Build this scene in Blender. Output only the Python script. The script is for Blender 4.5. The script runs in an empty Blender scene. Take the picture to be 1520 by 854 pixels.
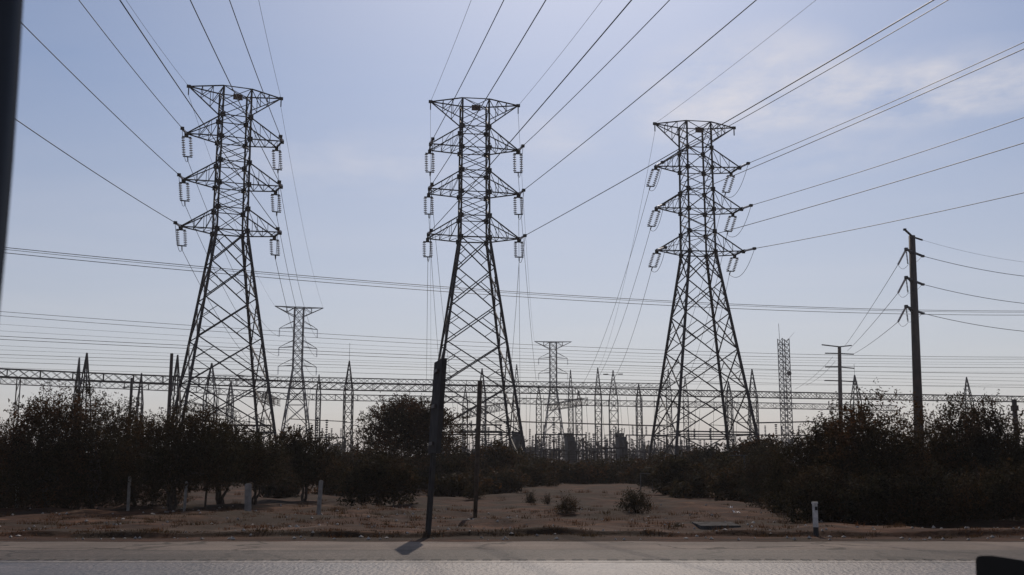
import bpy, math, random
import numpy as np
from mathutils import Vector, Matrix
R = math.radians
random.seed(7)
rng = np.random.default_rng(7)
scene = bpy.context.scene
COL = scene.collection

# ------------------------------------------------------------------ camera
F = 1600.0                      # focal length in pixels of the 1520 px wide photograph
EYE = Vector((0.0, 0.0, 2.0))
PITCH = math.atan(258 / F)
cP, sP = math.cos(PITCH), math.sin(PITCH)

def at(px, py, d):
    """point on the viewing ray of a photograph pixel at ground distance d"""
    u, v = (px - 760) / F, (427 - py) / F
    dv = Vector((u, cP - v * sP, sP + v * cP))
    return EYE + dv * (d / dv.y)

def at_z(px, py, z):
    u, v = (px - 760) / F, (427 - py) / F
    dv = Vector((u, cP - v * sP, sP + v * cP))
    return EYE + dv * ((z - EYE.z) / dv.z)

def proj(p):
    q = Vector(p) - EYE
    dep = q.y * cP + q.z * sP
    up = -q.y * sP + q.z * cP
    return 760 + F * q.x / dep, 427 - F * up / dep

def gnd(px, d):
    p = at(px, 685, d); p.z = 0.0
    return p

cam = bpy.data.cameras.new('camera')
cam.sensor_width = 36.0
cam.lens = 36.0 * F / 1520.0
cam.clip_start = 0.05
cam.clip_end = 20000
cam.dof.use_dof = True
cam.dof.focus_distance = 110.0
cam.dof.aperture_fstop = 13.0
camo = bpy.data.objects.new('camera', cam)
camo.location = EYE
camo.rotation_euler = (math.pi / 2 + PITCH, 0, 0)
COL.objects.link(camo)
scene.camera = camo

# ------------------------------------------------------------------ materials
def mat(name, c1, c2=None, scale=4.0, rough=0.8, metal=0.0, bump=0.0, bscale=None, spec=0.3, detail=5.0, lo=0.35, hi=0.65):
    m = bpy.data.materials.new(name); m.use_nodes = True
    nt = m.node_tree; b = nt.nodes['Principled BSDF']
    b.inputs['Roughness'].default_value = rough
    b.inputs['Metallic'].default_value = metal
    b.inputs['Specular IOR Level'].default_value = spec
    tc = nt.nodes.new('ShaderNodeTexCoord')
    n = nt.nodes.new('ShaderNodeTexNoise'); n.inputs['Scale'].default_value = scale; n.inputs['Detail'].default_value = detail
    nt.links.new(tc.outputs['Object'], n.inputs['Vector'])
    cr = nt.nodes.new('ShaderNodeValToRGB')
    c2 = c2 or tuple(x * 0.6 for x in c1)
    cr.color_ramp.elements[0].position = lo; cr.color_ramp.elements[0].color = (*c2, 1)
    cr.color_ramp.elements[1].position = hi; cr.color_ramp.elements[1].color = (*c1, 1)
    nt.links.new(n.outputs['Fac'], cr.inputs['Fac'])
    nt.links.new(cr.outputs['Color'], b.inputs['Base Color'])
    if bump:
        n2 = nt.nodes.new('ShaderNodeTexNoise'); n2.inputs['Scale'].default_value = bscale or scale * 4; n2.inputs['Detail'].default_value = 4
        nt.links.new(tc.outputs['Object'], n2.inputs['Vector'])
        bp = nt.nodes.new('ShaderNodeBump'); bp.inputs['Strength'].default_value = bump; bp.inputs['Distance'].default_value = 0.02
        nt.links.new(n2.outputs['Fac'], bp.inputs['Height']); nt.links.new(bp.outputs['Normal'], b.inputs['Normal'])
    return m

M = {}
M['steel'] = mat('weathered_steel', (0.045, 0.042, 0.043), (0.028, 0.025, 0.025), 1.5, 0.65, spec=0.25)
M['steel_far'] = mat('galvanised_steel_hazed', (0.095, 0.092, 0.094), (0.062, 0.059, 0.059), 1.5, 0.6, spec=0.25)  # galvanised grey, with a little distance haze put into the colour
M['steel_hazed'] = mat('steel_with_painted_haze', (0.19, 0.19, 0.195), (0.14, 0.138, 0.14), 1.5, 0.6, spec=0.25)  # steel lightened to paint in distance haze on far pylons and radio mast
M['plate'] = mat('rusty_plate', (0.10, 0.06, 0.04), (0.05, 0.035, 0.03), 3, 0.8)
M['wire'] = mat('conductor_aluminium', (0.05, 0.05, 0.053), (0.035, 0.035, 0.037), 0.5, 0.55)
M['glass'] = mat('insulator_glass', (0.72, 0.74, 0.76), (0.55, 0.57, 0.59), 8, 0.2, spec=0.6)
M['pole_steel'] = mat('brown_pole_steel', (0.075, 0.055, 0.048), (0.045, 0.036, 0.034), 1.2, 0.6)
M['wood'] = mat('weathered_wood', (0.09, 0.065, 0.045), (0.05, 0.036, 0.027), 6, 0.9, bump=0.5)
M['concrete'] = mat('concrete', (0.24, 0.22, 0.20), (0.15, 0.135, 0.122), 5, 0.9, bump=0.4)
M['concrete_old'] = mat('old_concrete', (0.10, 0.095, 0.09), (0.04, 0.036, 0.034), 2, 0.95, bump=0.8, spec=0.03)
M['white_paint'] = mat('chipped_white_paint', (0.6, 0.56, 0.52), (0.36, 0.34, 0.31), 9, 0.7)
M['black_paint'] = mat('black_paint', (0.03, 0.03, 0.03), (0.02, 0.02, 0.02), 9, 0.7)
M['sign_metal'] = mat('sign_metal', (0.055, 0.05, 0.047), (0.035, 0.031, 0.03), 3, 0.9, spec=0.08)
M['bark'] = mat('bark', (0.07, 0.052, 0.04), (0.035, 0.027, 0.022), 9, 0.95, bump=0.6)
M['car_dark'] = mat('dark_car_trim', (0.026, 0.03, 0.040), (0.02, 0.023, 0.03), 40, 0.38)
M['car_paint'] = mat('dark_car_plastic', (0.016, 0.013, 0.012), (0.011, 0.01, 0.009), 30, 0.38, spec=0.3)
M['transformer'] = mat('transformer_grey', (0.07, 0.07, 0.072), (0.045, 0.045, 0.047), 1.5, 0.6)
M['stone'] = mat('stone', (0.40, 0.36, 0.32), (0.22, 0.19, 0.165), 6, 0.9)
M['litter'] = mat('litter', (0.75, 0.75, 0.75), (0.5, 0.5, 0.5), 6, 0.6)
M['wall_block'] = mat('dark_block_wall', (0.12, 0.11, 0.11), (0.08, 0.075, 0.075), 0.6, 0.9, bump=0.3)

def leaf_mat(name, a, b, c):
    m = bpy.data.materials.new(name); m.use_nodes = True
    nt = m.node_tree; p = nt.nodes['Principled BSDF']
    p.inputs['Roughness'].default_value = 0.75; p.inputs['Specular IOR Level'].default_value = 0.05
    g = nt.nodes.new('ShaderNodeNewGeometry')
    cr = nt.nodes.new('ShaderNodeValToRGB')
    e = cr.color_ramp.elements
    e[0].position = 0.0; e[0].color = (*a, 1); e[1].position = 1.0; e[1].color = (*c, 1)
    x = e.new(0.55); x.color = (*b, 1)
    nt.links.new(g.outputs['Random Per Island'], cr.inputs['Fac'])
    # patches of dry foliage that belong to the plant itself
    tc = nt.nodes.new('ShaderNodeTexCoord')
    n = nt.nodes.new('ShaderNodeTexNoise'); n.inputs['Scale'].default_value = 0.55; n.inputs['Detail'].default_value = 2
    nt.links.new(tc.outputs['Object'], n.inputs['Vector'])
    r2 = nt.nodes.new('ShaderNodeValToRGB')
    r2.color_ramp.elements[0].position = 0.42; r2.color_ramp.elements[0].color = (0.75, 0.85, 0.8, 1)
    r2.color_ramp.elements[1].position = 0.66; r2.color_ramp.elements[1].color = (1.35, 1.0, 0.8, 1)
    nt.links.new(n.outputs['Fac'], r2.inputs['Fac'])
    mx = nt.nodes.new('ShaderNodeMix'); mx.data_type = 'RGBA'; mx.blend_type = 'MULTIPLY'
    mx.inputs[0].default_value = 1.0
    nt.links.new(cr.outputs['Color'], mx.inputs[6]); nt.links.new(r2.outputs['Color'], mx.inputs[7])
    nt.links.new(mx.outputs[2], p.inputs['Base Color'])
    tr = nt.nodes.new('ShaderNodeBsdfTranslucent'); br = nt.nodes.new('ShaderNodeMix'); br.data_type = 'RGBA'; br.blend_type = 'MULTIPLY'
    br.inputs[0].default_value = 1.0; nt.links.new(mx.outputs[2], br.inputs[6]); br.inputs[7].default_value = (2.6, 2.1, 1.5, 1)
    nt.links.new(br.outputs[2], tr.inputs['Color'])
    ms = nt.nodes.new('ShaderNodeMixShader'); ms.inputs[0].default_value = 0.2
    nt.links.new(p.outputs[0], ms.inputs[1]); nt.links.new(tr.outputs[0], ms.inputs[2])
    nt.links.new(ms.outputs[0], nt.nodes['Material Output'].inputs['Surface'])
    return m
M['leaf_olive'] = leaf_mat('dull_olive_leaf', (0.014, 0.012, 0.008), (0.025, 0.021, 0.013), (0.042, 0.033, 0.021))
M['leaf_brown'] = leaf_mat('dry_brown_leaf', (0.018, 0.014, 0.009), (0.036, 0.026, 0.016), (0.066, 0.043, 0.026))
M['leaf_grey'] = leaf_mat('grey_brown_leaf', (0.018, 0.016, 0.013), (0.030, 0.026, 0.021), (0.046, 0.038, 0.030))
M['dry_grass'] = leaf_mat('dry_grass', (0.03, 0.02, 0.013), (0.05, 0.033, 0.022), (0.09, 0.06, 0.04))

# ------------------------------------------------------------------ mesh building
class MB:
    def __init__(self):
        self.v, self.f = [], []
    def bar(self, p, q, w, h=None):
        p, q = Vector(p), Vector(q); h = h or w
        d = q - p
        if d.length < 1e-6: return self
        d.normalize()
        ref = Vector((0, 0, 1)) if abs(d.z) < 0.9 else Vector((0, 1, 0))
        a = d.cross(ref).normalized(); b = a.cross(d).normalized()
        n = len(self.v)
        for o in (p, q):
            for sx, sy in ((-1, -1), (1, -1), (1, 1), (-1, 1)):
                self.v.append(o + a * (sx * w / 2) + b * (sy * h / 2))
        self.f += [(n, n+3, n+2, n+1), (n+4, n+5, n+6, n+7), (n, n+1, n+5, n+4), (n+1, n+2, n+6, n+5), (n+2, n+3, n+7, n+6), (n+3, n, n+4, n+7)]
        return self
    def box(self, c, s):
        c = Vector(c)
        return self.bar(c - Vector((0, 0, s[2] / 2)), c + Vector((0, 0, s[2] / 2)), s[0], s[1]) if False else self._box(c, s)
    def _box(self, c, s):
        n = len(self.v); x, y, z = s[0] / 2, s[1] / 2, s[2] / 2
        for k in ((-1, -1, -1), (1, -1, -1), (1, 1, -1), (-1, 1, -1), (-1, -1, 1), (1, -1, 1), (1, 1, 1), (-1, 1, 1)):
            self.v.append(c + Vector((k[0] * x, k[1] * y, k[2] * z)))
        self.f += [(n, n+3, n+2, n+1), (n+4, n+5, n+6, n+7), (n, n+1, n+5, n+4), (n+1, n+2, n+6, n+5), (n+2, n+3, n+7, n+6), (n+3, n, n+4, n+7)]
        return self
    def tube(self, pts, rad, n=6, caps=True):
        pts = [Vector(p) for p in pts]
        if not hasattr(rad, '__len__'): rad = [rad] * len(pts)
        base = len(self.v)
        prev = None
        for i, p in enumerate(pts):
            d = (pts[min(i+1, len(pts)-1)] - pts[max(i-1, 0)])
            d = d.normalized() if d.length > 1e-9 else Vector((0, 0, 1))
            if prev is None:
                ref = Vector((0, 0, 1)) if abs(d.z) < 0.9 else Vector((0, 1, 0))
                a = d.cross(ref).normalized()
            else:
                a = (prev - d * prev.dot(d)).normalized()
            prev = a; b = d.cross(a)
            for k in range(n):
                t = 2 * math.pi * k / n
                self.v.append(p + (a * math.cos(t) + b * math.sin(t)) * rad[i])
        for i in range(len(pts) - 1):
            for k in range(n):
                k2 = (k + 1) % n
                self.f.append((base + i*n + k, base + i*n + k2, base + (i+1)*n + k2, base + (i+1)*n + k))
        if caps:
            self.f.append(tuple(base + k for k in reversed(range(n))))
            self.f.append(tuple(base + (len(pts)-1)*n + k for k in range(n)))
        return self
    def build(self, name, m, parent=None, loc=None, smooth=False):
        me = bpy.data.meshes.new(name)
        vs = self.v if loc is None else [v - Vector(loc) for v in self.v]
        me.from_pydata([tuple(v) for v in vs], [], self.f)
        me.materials.append(M[m] if isinstance(m, str) else m)
        if smooth:
            me.polygons.foreach_set('use_smooth', [True] * len(me.polygons))
        me.update()
        o = bpy.data.objects.new(name, me); COL.objects.link(o)
        if loc is not None: o.location = loc
        if parent is not None: o.parent = parent
        return o

def tag(o, label=None, cat=None, group=None, kind=None):
    if label: o['label'] = label
    if cat: o['category'] = cat
    if group: o['group'] = group
    if kind: o['kind'] = kind
    return o

def empty(name, loc, rz=0.0, label=None, cat=None, group=None):
    o = bpy.data.objects.new(name, None); COL.objects.link(o)
    o.empty_display_size = 0.5
    o.location = loc; o.rotation_euler = (0, 0, rz)
    return tag(o, label, cat, group)

def curve_pts(p, q, sag, n=24):
    p, q = Vector(p), Vector(q)
    return [p.lerp(q, i / n) - Vector((0, 0, 4 * sag * (i / n) * (1 - i / n))) for i in range(n + 1)]

def wire(p, q, sag, r, label, group, n=24, mid=None, name='power_line', cat='power line'):
    p, q = Vector(p), Vector(q)
    if mid is not None:                               # sag chosen from where the middle of the span hangs
        best = min(range(5, 96), key=lambda i: abs(proj(p.lerp(q, i / 100))[0] - mid[0]))
        t = best / 100; c = p.lerp(q, t)
        want = at(mid[0], mid[1], c.y)
        sag = (c.z - want.z) / (4 * t * (1 - t))
    b = MB().tube(curve_pts(p, q, sag, n), r, 5)
    o = b.build(name, 'wire', None, p, smooth=True)
    return tag(o, label, cat, group)

# ------------------------------------------------------------------ steel lattice towers
PX = 0.0
def disc_string(b, p, q, r=0.13, n=14, sides=8):
    """a string of cap and pin discs from p to q"""
    pts, rad = [], []
    p, q = Vector(p), Vector(q)
    for i in range(n):
        for t, rr in ((0.05, 0.03), (0.30, r), (0.62, r * 0.85), (0.70, 0.03)):
            pts.append(p.lerp(q, (i + t) / n)); rad.append(rr)
    b.tube(pts, rad, sides)
    return b

H_TOP, H_WAIST = 40.0, 25.0
def hw(z):
    if z <= H_WAIST:
        return 5.08 + (1.5 - 5.08) * z / H_WAIST
    return 1.5 + (1.40 - 1.5) * (z - H_WAIST) / (H_TOP - H_WAIST)
ARM = [(25.0, 27.3, 4.85), (29.85, 32.15, 4.8), (34.65, 36.95, 4.75)]   # low chord, high chord joint, reach
CORN = ((-1, -1), (1, -1), (1, 1), (-1, 1))

def corner(i, z):
    sx, sy = CORN[i % 4]
    return Vector((sx * hw(z), sy * hw(z), z))

def big_tower(px, py, psi_deg, wide, ordinal, exits, gw_exits, rear_lean):
    top = at_z(px, py, H_TOP)
    d = top.y
    base = Vector((top.x, top.y, 0))
    az = math.atan2(base.x, base.y)
    yaw = R(psi_deg) - az
    t = empty('transmission_tower', base, yaw,
              {'left': 'dark steel lattice pylon behind the left thicket, its lines rising to the upper left',
               'middle': 'dark steel lattice pylon in the middle, standing behind the edge-on road sign',
               'right': 'dark steel lattice pylon on the right, turned so all four legs show, wires fanning right'}[ordinal],
              'pylon', 'three large pylons in front of the substation')
    Mw = Matrix.Translation(base) @ Matrix.Rotation(yaw, 4, 'Z')
    inv = Mw.inverted()
    # four corner legs
    for i in range(4):
        b = MB()
        b.bar(corner(i, -0.3), corner(i, H_WAIST), 0.25)
        b.bar(corner(i, H_WAIST), corner(i, H_TOP), 0.175)
        b.build('leg', 'steel', t)
    # bracing
    b = MB()
    low = [0, 4.8, 9.6, 14.0, 18.0, 21.7, 25.0]
    up = [25.0, 27.3, 28.6, 29.85, 32.15, 33.4, 34.65, 36.95, 38.5, 40.0]
    for zs, w in ((low, 0.11), (up, 0.065)):
        for k in range(len(zs) - 1):
            z0, z1 = zs[k], zs[k + 1]
            for i in range(4):
                p0, p1 = corner(i, z0), corner(i + 1, z0)
                q0, q1 = corner(i, z1), corner(i + 1, z1)
                off = Vector((CORN[i][0] + CORN[(i+1) % 4][0], CORN[i][1] + CORN[(i+1) % 4][1], 0)) * 0.03
                b.bar(p0, q1, w); b.bar(p1 + off, q0 + off, w)
                if zs is low:
                    # redundant members inside each half of the X
                    f = hw(z0) / (hw(z0) + hw(z1)); c = p0.lerp(q1, f)
                    m0, m1 = p0.lerp(q0, 0.5), p1.lerp(q1, 0.5)
                    b.bar(m0, p0.lerp(c, 0.5), 0.07); b.bar(m0, q0.lerp(c, 0.5), 0.07)
                    b.bar(m1, p1.lerp(c, 0.5), 0.07); b.bar(m1, q1.lerp(c, 0.5), 0.07)
                    if z1 < 15:
                        b.bar(p0.lerp(q0, 0.25), p0.lerp(c, 0.5), 0.06); b.bar(p1.lerp(q1, 0.25), p1.lerp(c, 0.5), 0.06)
    for z in (4.8, 25.0, 27.3, 29.85, 32.15, 34.65, 36.95, 40.0):
        for i in range(4):
            b.bar(corner(i, z), corner(i + 1, z), 0.12 if z < 26 else 0.085)
        if z > 20:
            b.bar(corner(0, z), corner(2, z), 0.05)
    # gusset plates at the crossarm joints
    for zl, zu, _ in ARM:
        for z in (zl, zu):
            for i in range(4):
                c = corner(i, z)
                b.box(c, (0.5, 0.05, 0.52)); b.box(c, (0.05, 0.5, 0.52))
    b.build('bracing', 'steel', t)
    b = MB(); b.box((0.0, -hw(38.9) - 0.16, 38.9), (0.95, 0.04, 0.62)); b.build('warning_plate', 'plate', t)
    # crossarms
    tips = {}
    for lev, (zl, zu, reach) in enumerate(ARM):
        for s in (-1, 1):
            side = 'left' if s < 0 else 'right'
            e = 1.25 if side == wide else 0.06
            zt = zl + 0.22
            b = MB()
            h_l, h_u = hw(zl), hw(zu)
            tp = {-1: Vector((s * reach, -e, zt)), 1: Vector((s * reach * 0.985, e, zt))}
            for y in (-1, 1):
                r0 = Vector((s * h_l, y * h_l, zl)); r1 = Vector((s * h_u, y * h_u, zu))
                b.bar(r0, tp[y], 0.11); b.bar(r1, tp[y], 0.11)
                for q, fz in ((0.3, 0.85), (0.62, 0.9)):
                    lo_, hi_ = r0.lerp(tp[y], q), r1.lerp(tp[y], q)
                    b.bar(lo_, hi_, 0.05)
                    b.bar(r1.lerp(tp[y], q - 0.3), lo_, 0.05)
            for q in (0.0, 0.3, 0.62, 0.85):
                rn = Vector((s * h_l, -h_l, zl)).lerp(tp[-1], q); rf = Vector((s * h_l, h_l, zl)).lerp(tp[1], q)
                b.bar(rn, rf, 0.05)
                q2 = min(q + 0.31, 1.0)
                b.bar(rn, Vector((s * h_l, h_l, zl)).lerp(tp[1], q2), 0.045)
            if side == wide:
                b.bar(tp[-1], tp[1], 0.16)
            b.box(tp[-1] + Vector((0, 0, -0.1)), (0.34, 0.18, 0.34)); b.box(tp[1] + Vector((0, 0, -0.1)), (0.34, 0.18, 0.34))
            b.build('crossarm', 'steel', t)
            tips[(side, lev)] = tp
    for s in (-1, 1):
        b = MB(); tip = Vector((s * 4.72, 0, H_TOP - 0.12))
        for y in (-1, 1):
            r1 = Vector((s * hw(H_TOP), y * hw(H_TOP), H_TOP)); r0 = Vector((s * hw(37.7), y * hw(37.7), 37.7))
            b.bar(r1, tip, 0.11); b.bar(r0, tip, 0.10)
            for q in (0.3, 0.6):
                b.bar(r1.lerp(tip, q), r0.lerp(tip, q), 0.06)
                b.bar(r1.lerp(tip, q - 0.3), r0.lerp(tip, q), 0.06)
        for q in (0.3, 0.6):
            b.bar(Vector((s * hw(H_TOP), -hw(H_TOP), H_TOP)).lerp(tip, q), Vector((s * hw(H_TOP), hw(H_TOP), H_TOP)).lerp(tip, q), 0.06)
        b.box(tip, (0.4, 0.2, 0.3))
        b.bar(tip, tip - Vector((0, 0, 0.9)), 0.10)
        b.build('earth_wire_arm', 'steel', t)
        tips[('left' if s < 0 else 'right', 3)] = {-1: tip, 1: tip - Vector((0, 0, 0.9))}
    # insulators, jumper loops, conductors
    rear = {}
    nm = {0: 'lowest', 1: 'middle', 2: 'upper', 3: 'topmost'}
    for lev in range(3):
        zl, zu, reach = ARM[lev]
        for side in ('left', 'right'):
            tp = tips[(side, lev)]
            hp = tp[1] - Vector((0, 0, 0.28))
            ln = Vector(rear_lean)
            L = (1.62, 1.85, 2.05)[lev]
            dn = Vector((ln.x, ln.y, -1)).normalized()
            ins = MB()
            for sx in (-1, 1):
                o = Vector((sx * 0.36, 0, 0))
                disc_string(ins, hp + o + dn * 0.1, hp + o + dn * L, 0.19, 8)
            io = ins.build('insulator_string', 'glass', t, smooth=False)
            bot = hp + dn * (L + 0.45)
            MB().bar(hp + dn * 0.06 + Vector((-0.46, 0, 0)), hp + dn * 0.06 + Vector((0.46, 0, 0)), 0.11).build('yoke', 'steel', io)
            MB().bar(hp + dn * (L + 0.04) + Vector((-0.46, 0, 0)), hp + dn * (L + 0.04) + Vector((0.46, 0, 0)), 0.11).bar(hp + dn * (L + 0.04), bot, 0.10).build('yoke', 'steel', io)
            rear[(side, lev)] = Mw @ bot
            # tension string out towards the road
            ex = exits.get((side, lev))
            near = tp[-1]
            if ex is not None:
                wn = Mw @ near
                far = at_z(ex[0], ex[1], wn.z - 1.0)
                dirw = (far - wn).normalized()
                endw = wn + dirw * 1.9
                tb = MB()
                loc_dir = (inv.to_3x3() @ dirw)
                disc_string(tb, near + loc_dir * 0.25, near + loc_dir * 1.7, 0.13, 10)
                to = tb.build('tension_insulator', 'glass', t)
                sk = MB().bar(near, near + loc_dir * 1.95, 0.06)
                sk.box(near + loc_dir * 1.85, (0.34, 0.34, 0.26)); sk.box(near + loc_dir * 0.2, (0.26, 0.26, 0.26))
                sk.build('clamp', 'steel', to)
                # jumper loop
                a, c = near + loc_dir * 1.9, bot
                dip = 1.7 if wide == side and ordinal == 'right' else 1.1
                pts = []
                for i in range(15):
                    u = i / 14
                    m = a.lerp(c, 0.5); m.z = min(a.z, c.z) - dip
                    pts.append(a * (1-u)**2 + m * (2*u*(1-u)) + c * u**2)
                MB().tube(pts, 0.026, 5).build('jumper_wire', 'wire', t, smooth=True)
                p_end = wn + (far - wn) * 1.45
                wire(endw, p_end, 0.35, 0.034,
                     f"conductor from the {nm[lev]} {side} crossarm of the {ordinal} pylon towards the road",
                     'conductors overhead towards the road')
                # vibration damper beads
    for side, ex in gw_exits.items():
        wn = Mw @ tips[(side, 3)][-1]
        far = at_z(ex[0], ex[1], wn.z - 0.8)
        wire(wn, wn + (far - wn) * 1.4, 0.3, 0.017,
             f"thin earth wire from the {side} tip of the {ordinal} pylon overhead towards the road", 'earth wires overhead towards the road')
    for side in ('left', 'right'):
        rear[(side, 3)] = Mw @ tips[(side, 3)][1]
    return rear

rearA = big_tower(350, 136, 8.7, 'right', 'left',
    {('left', 2): (122, 0), ('left', 1): (33, 28), ('left', 0): (20, 168), ('right', 2): (343, 0), ('right', 1): (286, 0), ('right', 0): (184, 0)},
    {'right': (385, 0), 'left': (190, 0)}, (0.10, 0.05))
rearB = big_tower(704.5, 152.5, 6.0, 'left', 'middle',
    {('left', 2): (745, 0), ('left', 1): (806, 0), ('left', 0): (930, 0), ('right', 2): (988, 0), ('right', 1): (1114, 0), ('right', 0): (1371, 0)},
    {'left': (698, 0), 'right': (891, 0)}, (0.03, 0.05))
rearC = big_tower(1031, 185.5, 19.5, 'right', 'right',
    {('left', 2): (1397, 0), ('left', 1): (1520, 66), ('left', 0): (1520, 206), ('right', 2): (1520, 57), ('right', 1): (1520, 169), ('right', 0): (1520, 281)},
    {'left': (1206, 0)}, (-0.32, 0.10))

# ------------------------------------------------------------------ smaller pylons behind the substation
def back_tower(px, py, d, H, reach, label, levels=(0.875, 0.755, 0.64)):
    p = gnd(px, d)
    az = math.atan2(p.x, p.y)
    t = empty('transmission_tower', p, -az + R(6), label, 'pylon', 'smaller pylons behind the substation')
    w0, w1, wz = 4.0, 1.0, 0.62 * H
    def h(z): return w0 + (w1 - w0) * z / wz if z < wz else w1
    def cr(i, z):
        sx, sy = CORN[i % 4]; return Vector((sx * h(z), sy * h(z), z))
    for i in range(4):
        MB().bar(cr(i, 0), cr(i, wz), 0.26).bar(cr(i, wz), cr(i, H), 0.22).build('leg', 'steel_hazed', t)
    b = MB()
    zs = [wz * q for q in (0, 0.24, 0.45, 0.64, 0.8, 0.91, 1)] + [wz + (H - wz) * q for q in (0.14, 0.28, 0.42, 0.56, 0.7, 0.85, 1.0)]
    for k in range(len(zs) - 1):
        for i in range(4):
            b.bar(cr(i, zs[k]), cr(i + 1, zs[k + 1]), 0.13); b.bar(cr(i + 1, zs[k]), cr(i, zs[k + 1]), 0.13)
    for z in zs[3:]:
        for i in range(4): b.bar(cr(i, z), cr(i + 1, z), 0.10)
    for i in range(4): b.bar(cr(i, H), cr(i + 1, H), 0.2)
    b.build('bracing', 'steel_hazed', t)
    ends = {}
    Mw = Matrix.Translation(p) @ Matrix.Rotation(-az + R(6), 4, 'Z')
    for s in (-1, 1):
        b = MB(); tip = Vector((s * reach * 1.28, 0, H + 0.15))
        for y in (-1, 1):
            b.bar((s * w1, y * w1, H), tip, 0.17); b.bar((s * w1, y * w1, H - 0.055 * H), tip, 0.15)
            b.bar(Vector((s * w1, y * w1, H)).lerp(tip, 0.4), Vector((s * w1, y * w1, H * 0.945)).lerp(tip, 0.4), 0.1)
            b.bar(Vector((s * w1, y * w1, H)).lerp(tip, 0.0), Vector((s * w1, y * w1, H * 0.945)).lerp(tip, 0.4), 0.1)
        b.build('earth_wire_arm', 'steel_hazed', t)
        ends[(s, 3)] = Mw @ tip
        for lev, q in enumerate(levels):
            z = q * H; b = MB(); tip = Vector((s * reach, 0, z - 0.3))
            for y in (-1, 1):
                b.bar((s * w1, y * w1, z), tip, 0.11); b.bar((s * w1, y * w1, z + 1.5), tip + Vector((-s * 0.9, 0, 0.6)), 0.10); b.bar(tip + Vector((-s * 0.9, 0, 0.6)), tip, 0.10)
            b.build('crossarm', 'steel_hazed', t)
            ib = MB(); disc_string(ib, tip, tip - Vector((0, 0, 1.9)), 0.15, 9, 6); ib.build('insulator_string', 'glass', t)
            ends[(s, lev)] = Mw @ (tip - Vector((0, 0, 1.9)))
    return ends
bk1 = back_tower(437, 455, 243, at(437, 457, 243).z, 4.25, 'small hazy pylon between the left and middle pylons, beyond the gantries')
bk2 = back_tower(822, 507, 325, at(822, 508, 325).z, 4.4, 'smallest palest pylon far off between the middle and right pylons')
nm = {0: 'lowest', 1: 'middle', 2: 'upper', 3: 'topmost'}
for side, s in (('left', -1), ('right', 1)):
    for lev in range(4):
        wire(rearA[(side, lev)], bk1[(s, {0: 2, 1: 1, 2: 0, 3: 3}[lev])], 3.5 if lev < 3 else 2.2, 0.026 if lev < 3 else 0.016,
             f"thin line from the {nm[lev]} {side} arm of the left pylon back to a smaller pylon", 'lines sloping back over the substation')
for i, (side, lev, gx, gy) in enumerate((('left', 0, 633, 570), ('left', 1, 655, 571), ('left', 2, 670, 571), ('right', 0, 755, 575), ('right', 1, 772, 575), ('right', 2, 797, 576))):
    wire(rearB[(side, lev)], at(gx, gy, 194), 1.5, 0.024,
         f"thin line from the {nm[lev]} {side} insulators of the middle pylon to the gantry", 'lines dropping into the substation')
wire(rearB[('right', 3)], bk2[(-1, 3)], 4, 0.018, 'thin earth wire from the right tip of the middle pylon to the palest pylon', 'lines dropping into the substation')
wire(rearB[('left', 3)], at(640, 565, 200), 3, 0.015, 'thin earth wire dropping from the left tip of the middle pylon to the gantry', 'lines dropping into the substation')
for side, lev, gx, gy in (('left', 2, 861, 577), ('left', 1, 876, 578), ('left', 0, 898, 578), ('right', 2, 985, 580), ('right', 1, 1010, 581), ('right', 0, 1030, 582)):
    wire(rearC[(side, lev)], at(gx, gy, 202), 2.5, 0.024,
         f"thin line from the {nm[lev]} {side} insulators of the right pylon to the gantry", 'lines dropping into the substation')
wire(rearC[('left', 3)], at(889, 547, 206), 3.0, 0.016, 'thin earth wire dropping from the left tip of the right pylon to a spire', 'lines dropping into the substation')

# ------------------------------------------------------------------ long lines running across the view
def across(y0, ym, y1, d0, d1, r, label):
    wire(at(-120, y0 - (ym - y0) * 0.16, d0 - 8), at(1640, y1, d1 + 8), 0, r, label, 'lines running across the whole view', n=40, mid=(760, ym))
G = 'of the long lines running across behind the pylons'
across(365, 433, 461, 140, 210, 0.046, 'upper wire of the highest pair of lines crossing behind all three pylons')
across(373, 440, 467, 141, 211, 0.046, 'lower wire of the highest pair of lines crossing behind all three pylons')
across(368, 436, 463, 150, 221, 0.036, 'middle wire between the highest pair of lines crossing behind all three pylons')
across(461, 511, 530, 235, 300, 0.05, 'upper wire of the second pair of lines crossing below the highest pair')
across(467, 517, 532, 236, 300, 0.05, 'lower wire of the second pair of lines crossing below the highest pair')
across(498, 532, 546, 225, 290, 0.056, 'upper wire of the third pair of lines crossing the view')
across(503, 537, 556, 226, 291, 0.056, 'lower wire of the third pair of lines crossing the view')
across(526, 549, 568, 225, 280, 0.044, 'fourth thin line crossing just above the gantry beams, upper of two')
across(537, 560, 577, 225, 280, 0.044, 'fourth thin line crossing just above the gantry beams, lower of two')

for k, (a, m_, b_, dd) in enumerate(((480, 522, 538, 240), (512, 542, 552, 238), (519, 545, 562, 236), (545, 566, 572, 232), (531, 553, 574, 230), (490, 527, 541, 242))):
    across(a, m_, b_, dd, dd + 58, 0.028, ('faint thin line between the second and third pairs crossing the view', 'faint thin line just below the third pair crossing the view', 'faint thin line second below the third pair crossing the view',
           'faint thin line lowest of all, grazing the gantry beams', 'faint thin line between the two wires just above the gantry beams', 'faint thin line just above the third pair crossing the view')[k])

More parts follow.
